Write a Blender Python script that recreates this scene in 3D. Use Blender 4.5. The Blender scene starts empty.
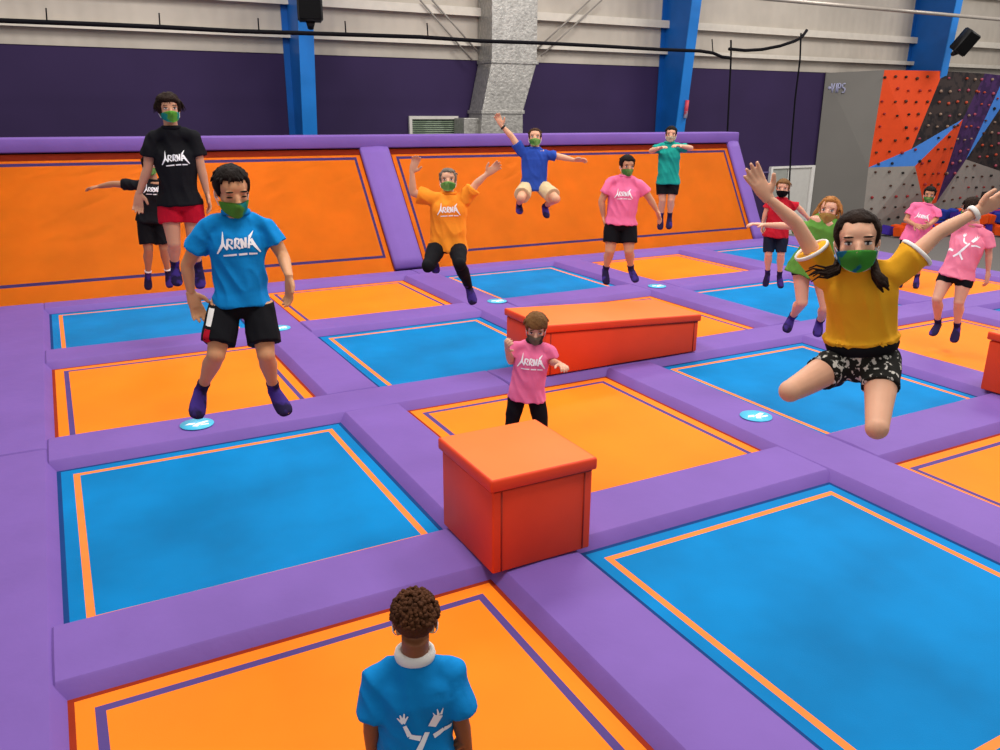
import bpy, bmesh, math, random
from mathutils import Vector, Matrix, noise
from mathutils.bvhtree import BVHTree
random.seed(7)
S = 2.5
COL = bpy.context.scene.collection
V = Vector
# ---------------------------------------------------------------- camera
CF = V((0.45006577, 0.83819622, -0.30800632))
CR = V((0.88166350, -0.47185993, 0.00420557))
CU = V((0.14181073, 0.27345072, 0.95137502))
CAM = V((0, 0, 2.5)); FPX = 817.87
FH = V((CF.x, CF.y, 0)).normalized()
RH = V((FH.y, -FH.x, 0))
cd = bpy.data.cameras.new('camera'); cam = bpy.data.objects.new('camera', cd); COL.objects.link(cam)
cd.sensor_width = 36; cd.lens = FPX * 36 / 1000; cd.clip_end = 200
m3 = Matrix((CR, CU, -CF)).transposed()
cam.matrix_world = Matrix.Translation(CAM) @ m3.to_4x4()
bpy.context.scene.camera = cam
def ray(x, y):
    return CF * FPX + CR * (x - 500) - CU * (y - 375)
def at_Y(x, y, Y):
    d = ray(x, y); return CAM + d * (Y / d.y)
def at_Z(x, y, z):
    d = ray(x, y); return CAM + d * ((z - CAM.z) / d.z)
# ---------------------------------------------------------------- materials
def lin(c):
    c = c.lstrip('#'); r = [int(c[i:i + 2], 16) / 255 for i in (0, 2, 4)]
    return tuple(((v / 12.92) if v < .04045 else ((v + .055) / 1.055) ** 2.4) for v in r) + (1,)
MATS = {}
def mat(name, hexc, rough=.6, spec=.3, metal=0, var=.06, vscale=6, bump=0, bscale=40, hex2=None, h2scale=5, h2lo=.45, h2hi=.55, emit=0, sss=0, sheen=0):
    if name in MATS: return MATS[name]
    m = bpy.data.materials.new(name); m.use_nodes = True; nt = m.node_tree; N = nt.nodes; L = nt.links
    b = N['Principled BSDF']; base = lin(hexc)
    b.inputs['Roughness'].default_value = rough; b.inputs['Metallic'].default_value = metal
    b.inputs['Specular IOR Level'].default_value = spec
    tc = N.new('ShaderNodeTexCoord'); nz = N.new('ShaderNodeTexNoise'); nz.inputs['Scale'].default_value = vscale; nz.inputs['Detail'].default_value = 3
    L.new(tc.outputs['Object'], nz.inputs['Vector'])
    rp = N.new('ShaderNodeValToRGB')
    if hex2:
        nz.inputs['Scale'].default_value = h2scale
        rp.color_ramp.elements[0].position = h2lo; rp.color_ramp.elements[1].position = h2hi
        rp.color_ramp.elements[0].color = base; rp.color_ramp.elements[1].color = lin(hex2)
    else:
        rp.color_ramp.elements[0].position = .3; rp.color_ramp.elements[1].position = .7
        rp.color_ramp.elements[0].color = tuple(v * (1 - var) for v in base[:3]) + (1,)
        rp.color_ramp.elements[1].color = tuple(min(1, v * (1 + var)) for v in base[:3]) + (1,)
    L.new(nz.outputs['Fac'], rp.inputs['Fac']); L.new(rp.outputs['Color'], b.inputs['Base Color'])
    if bump:
        n2 = N.new('ShaderNodeTexNoise'); n2.inputs['Scale'].default_value = bscale; n2.inputs['Detail'].default_value = 4
        L.new(tc.outputs['Object'], n2.inputs['Vector'])
        bp = N.new('ShaderNodeBump'); bp.inputs['Strength'].default_value = bump; bp.inputs['Distance'].default_value = .02
        L.new(n2.outputs['Fac'], bp.inputs['Height']); L.new(bp.outputs['Normal'], b.inputs['Normal'])
    if emit:
        L.new(rp.outputs['Color'], b.inputs['Emission Color']); b.inputs['Emission Strength'].default_value = emit
    if sss:
        b.inputs['Subsurface Weight'].default_value = sss; b.inputs['Subsurface Radius'].default_value = (.012, .005, .003); b.inputs['Subsurface Scale'].default_value = 1
    MATS[name] = m; return m
PURPLE = mat('purple_vinyl', '#7557a2', .55, .12, var=.05, vscale=2, bump=.25, bscale=7)
PURPLE_D = mat('purple_webbing', '#4f3a78', .7, .2)
ORANGE = mat('orange_mesh_fabric', '#f57d12', .6, .12, var=.07, vscale=1.6, bump=.08, bscale=160)
BLUE = mat('blue_mesh_fabric', '#0075b2', .6, .06, var=.16, vscale=1.5, bump=.08, bscale=160)
ORSTR = mat('orange_webbing', '#f57f38', .6, .1)
RED_E = mat('red_edge_cover_and_shade', '#8e2a12', .8, .1)
NAVY_E = mat('navy_edge_cover', '#123a72', .8, .1)
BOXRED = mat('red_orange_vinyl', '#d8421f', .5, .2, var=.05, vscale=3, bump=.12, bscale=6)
BOXTOP = mat('top_lit_vinyl', '#f57434', .55, .2, var=.04, vscale=3, bump=.1, bscale=6)  # lid tops: brightening by light from above, put into the colour
DARK = mat('dark_underframe', '#1b1a20', .8, .1)
FLOOR = mat('grey_carpet', '#74716e', .9, .1, var=.06, vscale=20)
WALLP = mat('dark_purple_paint', '#33254a', .75, .2, var=.1, vscale=.6)
STEELB = mat('blue_painted_steel', '#0a58a6', .45, .4, var=.12, vscale=1.5)
STEELL = mat('lit_blue_painted_steel', '#1172c4', .45, .4, var=.08, vscale=2)  # lit tone of the same column paint, coloured onto the front flange
BLACK = mat('black_plastic', '#141416', .55, .3)
ROPE = mat('black_rope', '#0f0e12', .9, .1)
SILVER = mat('silver_foil_insulation', '#a8a59f', .38, .5, metal=.45, var=.25, vscale=14, bump=.6, bscale=22)
WHITE = mat('white_print', '#f2f2f4', .6, .2, var=.01)
GREYW = mat('grey_painted_panel', '#77746f', .8, .15, var=.03, vscale=1)
BADGE = mat('cyan_sticker', '#4cc4ec', .4, .4, var=.04)
# ribbed, slightly dirty white insulation on the wall
def siding():
    m = mat('white_wall_insulation', '#b5aca0', .6, .3, var=.10, vscale=1.2)
    nt = m.node_tree; N = nt.nodes; L = nt.links; b = N['Principled BSDF']
    tc = N.new('ShaderNodeTexCoord'); w = N.new('ShaderNodeTexWave'); w.inputs['Scale'].default_value = 1.1; w.inputs['Distortion'].default_value = .4
    L.new(tc.outputs['Object'], w.inputs['Vector']); bp = N.new('ShaderNodeBump'); bp.inputs['Strength'].default_value = .2; bp.inputs['Distance'].default_value = .04
    L.new(w.outputs['Fac'], bp.inputs['Height']); L.new(bp.outputs['Normal'], b.inputs['Normal'])
    return m
SIDING = siding()
# ---------------------------------------------------------------- object helpers
def tag(o, label=None, cat=None, group=None, kind=None):
    if label: o['label'] = label
    if cat: o['category'] = cat
    if group: o['group'] = group
    if kind: o['kind'] = kind
    return o
def empty(name, loc, label, cat, group=None):
    o = bpy.data.objects.new(name, None); COL.objects.link(o); o.location = loc; o.empty_display_size = .2
    return tag(o, label, cat, group)
def wloc(o):
    l = V((0, 0, 0))
    while o is not None: l = l + o.location; o = o.parent
    return l
def obj(name, bm, mats, parent=None, loc=None, smooth=True, bevel=0, bseg=2):
    """link a bmesh (in world coordinates) as one object, origin at loc or at its parent"""
    if bevel:
        bmesh.ops.bevel(bm, geom=[e for e in bm.edges], offset=bevel, segments=bseg, affect='EDGES', profile=.5)
    bmesh.ops.recalc_face_normals(bm, faces=bm.faces)
    me = bpy.data.meshes.new(name)
    pl = wloc(parent) if parent else V((0, 0, 0))
    o0 = pl if parent else (V(loc) if loc is not None else V((0, 0, 0)))
    for v in bm.verts: v.co -= o0
    for f in bm.faces: f.smooth = smooth
    bm.to_mesh(me); bm.free()
    for m in (mats if isinstance(mats, (list, tuple)) else [mats]): me.materials.append(m)
    o = bpy.data.objects.new(name, me); COL.objects.link(o)
    if parent: o.parent = parent
    elif loc is not None: o.location = loc
    return o
def box(bm, x0, x1, y0, y1, z0, z1, mi=0):
    v = [bm.verts.new((x, y, z)) for z in (z0, z1) for x, y in ((x0, y0), (x1, y0), (x1, y1), (x0, y1))]
    for q in ((0, 1, 2, 3), (4, 5, 6, 7), (0, 1, 5, 4), (1, 2, 6, 5), (2, 3, 7, 6), (3, 0, 4, 7)):
        f = bm.faces.new([v[i] for i in q]); f.material_index = mi
    return bm
def boxm(*a): return box(bmesh.new(), *a)
def prism(bm, pts, vec, mi=0, side_mi=None):
    a = [bm.verts.new(p) for p in pts]; b = [bm.verts.new(V(p) + V(vec)) for p in pts]
    f = bm.faces.new(a); f.material_index = mi; f = bm.faces.new(b[::-1]); f.material_index = mi
    n = len(a)
    for i in range(n):
        f = bm.faces.new((a[i], b[i], b[(i + 1) % n], a[(i + 1) % n])); f.material_index = mi if side_mi is None else side_mi
    return bm
def perp(d):
    d = d.normalized(); a = V((0, 0, 1)) if abs(d.z) < .9 else V((1, 0, 0))
    u = d.cross(a).normalized(); return u, d.cross(u).normalized()
def loft(bm, rings, n=16, mi=0):
    """rings: (centre, u, v, a, b)"""
    R = []
    for c, u, v, a, b in rings:
        R.append([bm.verts.new(c + u * (a * math.cos(2 * math.pi * i / n)) + v * (b * math.sin(2 * math.pi * i / n))) for i in range(n)])
    for A, B in zip(R, R[1:]):
        for i in range(n):
            f = bm.faces.new((A[i], A[(i + 1) % n], B[(i + 1) % n], B[i])); f.material_index = mi
    f = bm.faces.new(R[0][::-1]); f.material_index = mi
    f = bm.faces.new(R[-1]); f.material_index = mi
def tube(bm, pts, rs, n=12, mi=0):
    pts = [V(p) for p in pts]
    if not isinstance(rs, (list, tuple)): rs = [rs] * len(pts)
    rings = []; u = None
    for i, p in enumerate(pts):
        d = (pts[min(i + 1, len(pts) - 1)] - pts[max(i - 1, 0)])
        if d.length < 1e-6: d = V((0, 0, 1))
        d.normalize()
        if u is None: u, _ = perp(d)
        u = (u - d * u.dot(d)).normalized(); v = d.cross(u)
        rings.append((p, u.copy(), v, rs[i], rs[i]))
    loft(bm, rings, n, mi)
def ell(bm, c, ax, ra, n=16, mi=0):
    """ellipsoid with axes matrix columns ax=(x,y,z) unit vectors and radii ra"""
    M = Matrix.Translation(c) @ Matrix(((ax[0].x * ra[0], ax[1].x * ra[1], ax[2].x * ra[2]), (ax[0].y * ra[0], ax[1].y * ra[1], ax[2].y * ra[2]), (ax[0].z * ra[0], ax[1].z * ra[1], ax[2].z * ra[2]))).to_4x4()
    r = bmesh.ops.create_uvsphere(bm, u_segments=n, v_segments=max(6, n * 2 // 3), radius=1, matrix=M)
    if mi:
        fs = set(f for v in r['verts'] for f in v.link_faces)
        for f in fs: f.material_index = mi
XYZ = (V((1, 0, 0)), V((0, 1, 0)), V((0, 0, 1)))
def sph(bm, c, r, mi=0, n=14): ell(bm, c, XYZ, (r, r, r), n, mi)
def remeshed(bm, voxel, smooth=3):
    bmesh.ops.recalc_face_normals(bm, faces=bm.faces)
    me = bpy.data.meshes.new('t'); bm.to_mesh(me); bm.free()
    o = bpy.data.objects.new('t', me); COL.objects.link(o)
    r = o.modifiers.new('r', 'REMESH'); r.mode = 'VOXEL'; r.voxel_size = voxel; r.use_smooth_shade = True
    if smooth:
        s = o.modifiers.new('s', 'SMOOTH'); s.factor = .5; s.iterations = smooth
    dg = bpy.context.evaluated_depsgraph_get(); dg.update()
    ev = o.evaluated_get(dg); out = bmesh.new(); out.from_mesh(ev.to_mesh()); ev.to_mesh_clear()
    bpy.data.objects.remove(o); bpy.data.meshes.remove(me)
    return out
def join(dst, src, mi=None):
    me = bpy.data.meshes.new('t'); src.to_mesh(me); src.free()
    n0 = len(dst.faces); dst.from_mesh(me); bpy.data.meshes.remove(me)
    dst.faces.ensure_lookup_table()
    if mi is not None:
        for i in range(n0, len(dst.faces)): dst.faces[i].material_index = mi
# ================================================================ THE COURT
XR = [-.33, 2.456, 5.262, 8.045, 10.815]          # right (top) edge of column pads V0..V4
XL = [1.965, 4.748, 7.530, 10.31, 13.11]          # left (top) edge of pads V1..V5
YF = [1.41, 4.205, 7.01, 9.85]                    # far (top) edge of row pads H4..H1
YN = [3.71, 6.515, 9.34, 12.05]                   # near (top) edge of H3..H0
YB = 12.43                                        # far edge of H0 = foot of the sloping wall
FL, BZ = .058, -.07                               # pad flare, bed height
ZF = -1.16
DECK = -.2
cname = ['leftmost column', 'second column from left', 'third column from left', 'fourth column from left', 'rightmost column']
rname = ['nearest row', 'third row from the sloping wall', 'second row from the sloping wall', 'row at the sloping wall']
def zones(x0, x1, y0, y1, blue):
    """trampoline bed: edge cover, outer band, stitched stripe, jumping area in one mesh"""
    bm = bmesh.new()
    offs = [0, .028, .108, .152]
    xs = [x0 + o for o in offs] + [x1 - o for o in offs[::-1]]; ys = [y0 + o for o in (0, .004, .012, .056)] + [y1 - o for o in offs[::-1]]
    k = 10
    gx = xs[:4] + [xs[3] + (xs[4] - xs[3]) * i / k for i in range(1, k)] + xs[4:]
    gy = ys[:4] + [ys[3] + (ys[4] - ys[3]) * i / k for i in range(1, k)] + ys[4:]
    def zid(i, n): return min(i, n - 1 - i, 3)
    def zz(x, y):
        u = (x - x0) / (x1 - x0) * 2 - 1; v = (y - y0) / (y1 - y0) * 2 - 1
        return BZ - .012 * max(0, (1 - u * u) * (1 - v * v))
    P = [[bm.verts.new((x, y, zz(x, y))) for y in gy] for x in gx]
    nx, ny = len(gx) - 1, len(gy) - 1
    for i in range(nx):
        for j in range(ny):
            f = bm.faces.new((P[i][j], P[i + 1][j], P[i + 1][j + 1], P[i][j + 1]))
            z = min(zid(i, nx), zid(j, ny)); f.material_index = {0: 0, 1: 1, 2: 2, 3: 1}[z]
    # skirt down to the deck
    rim = [P[i][0] for i in range(nx + 1)] + [P[nx][j] for j in range(1, ny + 1)] + [P[i][ny] for i in range(nx - 1, -1, -1)] + [P[0][j] for j in range(ny - 1, 0, -1)]
    lo = [bm.verts.new((v.co.x, v.co.y, DECK)) for v in rim]
    for i in range(len(rim)):
        j = (i + 1) % len(rim); bm.faces.new((rim[i], lo[i], lo[j], rim[j]))
    bm.faces.new(lo[::-1])
    return bm
for c in range(5):
    for r in range(4):
        blue = (c + r) % 2 == 1
        x0, x1 = XR[c] + FL, XL[c] - FL; y0, y1 = YF[r] + FL, YN[r] - FL
        bm = zones(x0, x1, y0, y1, blue)
        mats = [NAVY_E, BLUE, ORSTR] if blue else [RED_E, ORANGE, PURPLE_D]
        o = obj('trampoline_bed', bm, mats, loc=((x0 + x1) / 2, (y0 + y1) / 2, DECK), smooth=False)
        extra = ''
        tag(o, ('blue' if blue else 'orange') + ' trampoline bed in the '  + rname[r] + ', ' + cname[c], 'trampoline', 'trampoline beds of the court')
PADS = []
def pad_profile(bm, a0, a1, c0, c1, axis, flare0=True, flare1=True, caps=(False, False), z0=DECK):
    """foam pad: runs a0..a1 along its axis, top c0..c1 across, sides slope outwards"""
    r = .022
    f0 = FL if flare0 else 0; f1 = FL if flare1 else 0
    prof = [(c0 - f0, z0), (c0 - f0, BZ - .0), (c0 - .006, -.008), (c0 + .006, .0), (c0 + .07, .003), ((c0 + c1) / 2, .006), (c1 - .07, .003), (c1 - .006, .0), (c1 + .006, -.008), (c1 + f1, BZ), (c1 + f1, z0)]
    L = a1 - a0; n = max(2, int(L / .14)); st = []
    al = [a0, a0 + .012] + [a0 + L * i / n for i in range(1, n)] + [a1 - .012, a1]
    for k, a in enumerate(al):
        edge = (k in (0, len(al) - 1)); row = []
        for (c, z) in prof:
            zz = z
            if edge and z > -.02: zz = z - .012
            if not edge and z > -.03: zz += .006 * (noise.noise(V((a * 1.3 + c0 * 7, c * 3 + a0, 0))))
            row.append(bm.verts.new((c, a, zz) if axis == 'y' else (a, c, zz)))
        st.append(row)
    m = len(prof)
    for A, B in zip(st, st[1:]):
        for i in range(m - 1): bm.faces.new((A[i], A[i + 1], B[i + 1], B[i]))
        bm.faces.new((A[m - 1], A[0], B[0], B[m - 1]))
    bm.faces.new(st[0][::-1]); bm.faces.new(st[-1])
    return bm
def pad(a0, a1, c0, c1, axis, label, **k):
    bm = pad_profile(bmesh.new(), a0, a1, c0, c1, axis, **k)
    mid = ((c0 + c1) / 2, (a0 + a1) / 2) if axis == 'y' else ((a0 + a1) / 2, (c0 + c1) / 2)
    o = obj('safety_pad', bm, PURPLE, loc=(mid[0], mid[1], DECK)); o.data.set_sharp_from_angle(angle=.42)
    tag(o, label, 'pad', 'purple safety pads between the trampolines'); PADS.append(o); return o
g = .008
H2n, H2f = 6.515, 7.01
H3n, H3f = 3.71, 4.205
H1n, H1f = 9.34, 9.85
H0n, H0f = 12.05, YB
cols = ['first and second', 'second and third', 'third and fourth', 'fourth and fifth']
badge_pads = {}
for k in range(4):
    x0, x1 = XL[k], XR[k + 1]
    badge_pads['v%dfar' % k] = pad(H2f + g, H0n - g, x0, x1, 'y', 'long purple pad between the %s trampoline columns, far half' % cols[k])
    e = 2.3 if k == 1 else .9
    badge_pads['v%dnear' % k] = pad(e, H2n - g, x0, x1, 'y', 'long purple pad between the %s trampoline columns, near half' % cols[k])
    if k == 1: pad(.6, e - g, x0, x1, 'y', 'short purple pad nearest the camera, between second and third trampoline columns')
pad(H0f - 8.2, H0f, XL[4], XL[4] + .5, 'y', 'purple border pad along the right side of the court')
pad(.9, H0f - 8.2 - g, XL[4], XL[4] + .5, 'y', 'purple border pad at the near right corner of the court')
edges = [(XR[c] if c else XR[0] + .0, XL[c]) for c in range(5)]
for c in range(5):
    a0, a1 = edges[c]
    if c == 0: a0 -= .0
    badge_pads['h1_%d' % c] = pad(a0 + g, a1 - g, H1n, H1f, 'x', 'purple cross pad between the two rows nearest the sloping wall, %s' % cname[c])
    badge_pads['h3_%d' % c] = pad(a0 + g, a1 - g, H3n, H3f, 'x', 'purple cross pad between the two rows nearest the camera, %s' % cname[c])
badge_pads['h2_0'] = pad(XR[0] + g, 3.6, H2n, H2f, 'x', 'purple cross pad in the middle of the court, left third')
badge_pads['h2_1'] = pad(3.6 + g, 8.6, H2n, H2f, 'x', 'purple cross pad in the middle of the court, under the long red box')
pad(8.6 + g, XL[4] - g, H2n, H2f, 'x', 'purple cross pad in the middle of the court, right third')
pad(XR[0] + g, 5.0, H0n, H0f, 'x', 'purple pad along the foot of the sloping wall, left half')
pad(5.0 + g, XL[4] - g, H0n, H0f, 'x', 'purple pad along the foot of the sloping wall, right half')
# walkway mats on the left
def walkmat(y0, y1, label):
    o = pad(y0, y1, -4.6, XR[0], 'y', label, flare0=False); o.name = 'walkway_mat'; o['category'] = 'mat'; o['group'] = 'purple walkway mats'
walkmat(6.78 + g, YB, 'wide purple walkway mat at the left edge, far one reaching the sloping wall')
walkmat(2.6 + g, 6.78, 'wide purple walkway mat at the left edge, middle one beside the blue bed')
walkmat(.5, 2.6, 'wide purple walkway mat at the left edge, the one nearest the camera')
# deck carrying it all
bm = boxm(-6.1, 13.62, .5, 15.2, ZF, DECK - .002)
tag(obj('court_platform', bm, DARK, loc=(4.5, 7, ZF), smooth=False), 'dark raised platform that carries the trampoline beds and pads', 'platform')
# round stickers on the pads
def badge(px, py, parent, r=.135):
    p = at_Z(px, py, .012); bm = bmesh.new()
    loft(bm, [(p + V((0, 0, -.002)), XYZ[0], XYZ[1], r, r), (p + V((0, 0, .003)), XYZ[0], XYZ[1], r, r)], 28)
    b = obj('round_sticker', bm, BADGE, parent)
    bm = bmesh.new(); z = p.z + .0045
    a = math.atan2(RH.y, RH.x)
    R_ = Matrix.Rotation(a, 3, 'Z')
    def q(pts): prism(bm, [V((p.x, p.y, z)) + R_ @ V((x * r, y * r, 0)) for x, y in pts], (0, 0, .001))
    q([(-.62, -.35), (-.15, -.2), (-.1, .1), (-.5, -.02)]); q([(-.12, -.5), (.2, -.5), (.25, -.1), (-.05, -.1)]); q([(-.1, -.05), (.3, -.05), (.62, .42), (.4, .5), (.1, .2)]); q([(.3, -.3), (.75, -.1), (.7, .1), (.28, -.12)])
    obj('sticker_emblem', bm, WHITE, b, smooth=False)
badge(197, 424, badge_pads['h2_0']); badge(279, 328, badge_pads['v0far']); badge(497, 301, badge_pads['v1far'])
badge(657, 286, badge_pads['v2far']); badge(756, 416, badge_pads['v1near'])
# ---------------------------------------------------------------- sloping wall
YT, ZT = 13.75, 1.848
def ytx(x): return 13.98 - .064 * (x - 5)               # the wall's top edge runs slightly askew
LEN = V((0, YT - YB - .02, ZT + .03)).length
def spt(x, t, d=0):
    sl = V((0, ytx(x) - YB - .02, ZT + .03)); k = sl.length / LEN; sl.normalize()
    return V((x, YB + .02, -.03)) + sl * t * k + V((0, -sl.z, sl.y)) * d
def slope_bed(x0, x1, label, right_edge=True):
    bm = bmesh.new(); offs = [0, .02, .09, .135]
    def gl(a, b, k): return [a + o for o in offs] + [a + offs[3] + (b - a - 2 * offs[3]) * i / k for i in range(1, k)] + [b - o for o in offs[::-1]]
    gx = gl(x0, x1, 16); gt = gl(0, LEN, 8)
    gt[0:4] = [0, .02, .27, .315]; gt[-4:] = [LEN - .2, LEN - .15, LEN - .11, LEN]  # wide red top band paints in the shade under the top pad
    P = [[bm.verts.new(spt(x, t)) for t in gt] for x in gx]; nx, nt = len(gx) - 1, len(gt) - 1
    for i in range(nx):
        for j in range(nt):
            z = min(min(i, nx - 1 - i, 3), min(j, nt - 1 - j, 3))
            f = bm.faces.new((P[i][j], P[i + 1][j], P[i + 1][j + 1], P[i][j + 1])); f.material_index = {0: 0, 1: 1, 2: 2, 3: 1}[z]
    r = bmesh.ops.solidify(bm, geom=bm.faces[:], thickness=.03)
    e = empty('sloping_trampoline', spt((x0 + x1) / 2, 0), label, 'trampoline', 'sloping wall trampolines')
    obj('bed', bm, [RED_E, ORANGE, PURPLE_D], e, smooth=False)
    b2 = bmesh.new()
    for k in range(2):
        xx = x0 + .05 if k == 0 else x1 - .05
        tube(b2, [spt(xx, .05, -.07), spt(xx, LEN - .05, -.07)], .03)
    tube(b2, [spt(x0 + .05, .05, -.07), spt(x1 - .05, .05, -.07)], .03); tube(b2, [spt(x0 + .05, LEN - .05, -.07), spt(x1 - .05, LEN - .05, -.07)], .03)
    obj('frame_tube', b2, DARK, e)
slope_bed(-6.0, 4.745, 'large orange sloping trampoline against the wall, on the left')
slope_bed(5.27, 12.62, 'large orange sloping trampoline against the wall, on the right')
def slope_pad(x0, x1, label, t0=.06, t1=None, d=.05):
    bm = bmesh.new(); t1 = t1 or LEN + .05
    rows = []
    n = 14
    for j in range(n + 1):
        t = t0 + (t1 - t0) * j / n; row = []
        for (x, dd) in ((x0, -.1), (x0, d - .02), (x0 + .02, d), ((x0 * 2 + x1) / 3, d + .006), ((x0 + x1 * 2) / 3, d + .006), (x1 - .02, d), (x1, d - .02), (x1, -.1)):
            row.append(bm.verts.new(spt(x, t, dd + (.008 * noise.noise(V((x * 5, t * 4 + x * 6, 3))) if dd > 0 else 0))))
        rows.append(row)
    for A, B in zip(rows, rows[1:]):
        for i in range(8): bm.faces.new((A[i], A[(i + 1) % 8], B[(i + 1) % 8], B[i]))
    bm.faces.new(rows[0][::-1]); bm.faces.new(rows[-1])
    o = obj('slope_pad', bm, PURPLE, loc=spt((x0 + x1) / 2, t0))
    tag(o, label, 'pad', 'purple pads framing the sloping wall')
slope_pad(4.75, 5.262, 'purple pad strip running up the slope between the two orange sloping trampolines')
slope_pad(12.63, 12.92, 'purple edge pad running up the right end of the sloping wall', t0=-.03)
def top_pad(x0, x1, label):
    bm = bmesh.new(); ya, yb_ = ytx(x0), ytx(x1)
    v = [bm.verts.new(p) for z in (ZT + .02, ZT + .235) for p in ((x0, ya - .03, z), (x1, yb_ - .03, z), (x1, yb_ + .45, z), (x0, ya + .45, z))]
    for q in ((0, 1, 2, 3), (4, 5, 6, 7), (0, 1, 5, 4), (1, 2, 6, 5), (2, 3, 7, 6), (3, 0, 4, 7)): bm.faces.new([v[i] for i in q])
    o = obj('slope_top_pad', bm, PURPLE, loc=((x0 + x1) / 2, ytx((x0 + x1) / 2) + .2, ZT + .02), bevel=.025)
    tag(o, label, 'pad', 'purple pads framing the sloping wall')
top_pad(-6, 2.0, 'purple pad along the top of the sloping wall, left length')
top_pad(2.01, 8.0, 'purple pad along the top of the sloping wall, middle length')
top_pad(8.01, 12.92, 'purple pad along the top of the sloping wall, right length')
bm = bmesh.new()
rows = [[bm.verts.new((x, y, z)) for y, z in ((13.1, DECK), (ytx(x) + .5, DECK), (ytx(x) + .5, ZT), (ytx(x) + .2, ZT), (13.15, .45))] for x in (-6, 12.9)]
for i in range(5): bm.faces.new((rows[0][i], rows[1][i], rows[1][(i + 1) % 5], rows[0][(i + 1) % 5]))
bm.faces.new(rows[0]); bm.faces.new(rows[1][::-1])
tag(obj('slope_support', bm, DARK, loc=(3.5, 13.4, DECK), smooth=False), 'dark support frame behind the orange sloping trampoline wall', 'frame')
# ---------------------------------------------------------------- soft boxes
def soft_box(label, x0, x1, y0, y1, hl, hr, sideseam=True):
    e = empty('foam_box', ((x0 + x1) / 2, (y0 + y1) / 2, 0.0), label, 'box', 'red soft play boxes')
    z0 = .012; lt = .075
    bm = bmesh.new()
    prism(bm, [(x0, y0, z0), (x1, y0, z0), (x1, y0, hr - lt - .008), (x0, y0, hl - lt - .008)], (0, y1 - y0, 0))
    obj('box_body', bm, BOXRED, e, bevel=.012)
    o = .02; bm = bmesh.new()
    s = (hr - hl) / (x1 - x0)
    prism(bm, [(x0 - o, y0 - o, hl - lt), (x1 + o, y0 - o, hr - lt), (x1 + o, y0 - o, hr), (x0 - o, y0 - o, hl)], (0, y1 - y0 + 2 * o, 0))
    for f in bm.faces:
        f.normal_update()
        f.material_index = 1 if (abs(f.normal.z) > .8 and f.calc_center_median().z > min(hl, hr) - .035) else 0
    bmesh.ops.recalc_face_normals(bm, faces=bm.faces)
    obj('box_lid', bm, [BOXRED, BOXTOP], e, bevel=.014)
    bm = bmesh.new()      # piping seams on the front face
    for x in (x0 + .055, x1 - .055): tube(bm, [(x, y0 - .001, z0 + .01), (x, y0 - .001, (hl + (x - x0) * s) - lt - .012)], .005, 8)
    tube(bm, [(x0 + .01, y0 - .001, hl - lt - .004), (x1 - .01, y0 - .001, hr - lt - .004)], .006, 8)
    obj('piping', bm, mat('dark_red_piping', '#8c2413', .6), e)
    return e
soft_box('red cube-shaped soft box with lid top painted lit orange, standing near the middle foreground', 1.875, 2.53, 3.57, 4.24, .60, .60)
soft_box('long red wedge-topped soft box with lid top painted lit orange, lying behind the small boy', 4.01, 5.93, 6.53, 7.33, .53, .425)
soft_box('red soft box cut off by the right edge of the picture', 7.47, 8.25, 3.55, 4.31, .57, .57)
# ================================================================ THE HALL
YW = 18.5
tag(obj('floor', boxm(-12, 36, -6, 19.5, ZF - .1, ZF), FLOOR, smooth=False), kind='structure')
ZP = 3.62
tag(obj('wall_back', boxm(-12, 36, YW, YW + .2, ZF, ZP), WALLP, smooth=False), kind='structure')
bm = bmesh.new()
box(bm, -12, 36, YW - .02, YW + .2, ZP, 9)
tag(obj('wall_back_upper', bm, SIDING, smooth=False), kind='structure')
bm = bmesh.new()
for z, h in ((4.62, .12), (3.98, .05), (6.1, .12)):
    box(bm, -12, 36, YW - .2, YW - .021, z, z + h); box(bm, -12, 36, YW - .2, YW - .17, z - .06, z)
tag(obj('trim_1', bm, mat('white_purlin', '#cfc7ba', .55, .3, var=.05), smooth=False), kind='structure')
bm = boxm(14.0, 20.9, YW - .03, YW - .001, .74, .78)
tag(obj('trim_2', bm, mat('pale_conduit', '#6d5f8a', .6, .2), smooth=False), kind='structure')
# columns
def column(x, yb, yt, label):
    e = empty('steel_column', (x, YW - .5, ZF), label, 'column', 'blue steel columns on the back wall')
    z1 = 8.8; w = .15
    dy = (yt - yb) / 5.2
    def yf(z): return yb + dy * (z - .9)
    bm = bmesh.new()
    prism(bm, [(x - .02, YW - .05, ZF), (x - .02, yf(ZF) + .01, ZF), (x - .02, yf(z1) + .01, z1), (x - .02, YW - .05, z1)], (.04, 0, 0))
    obj('web', bm, STEELB, e, smooth=False)
    bm = bmesh.new()
    prism(bm, [(x - w, yf(ZF), ZF), (x + w, yf(ZF), ZF), (x + w, yf(z1), z1), (x - w, yf(z1), z1)], (0, -.03, 0))
    obj('front_flange', bm, STEELL, e, smooth=False)
    obj('rear_flange', boxm(x - w, x + w, YW - .055, YW - .025, ZF, z1), STEELB, e, smooth=False)
    return e
c1 = column(4.85, 17.5, 17.0, 'blue steel column behind the sloping wall, left of the silver duct')
c2 = column(14.82, 17.75, 17.25, 'blue steel column right of the silver duct, behind the teal shirt jumper')
c3 = column(24.75, 17.42, 17.1, 'blue steel column rising behind the climbing wall')
p = at_Y(684, 100, 17.27); q = at_Y(682.5, 118, 17.27)
bm = bmesh.new(); tube(bm, [(14.9, 17.68 - .096 * (q.z - .9), q.z), (14.9, 17.68 - .096 * (p.z - .9), p.z)], .05)
fe = obj('wall_extinguisher', bm, mat('red_white_label', '#c03a4a', .5, .4, hex2='#c9c2dc', h2scale=3), loc=(14.9, 17.6, q.z))
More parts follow.
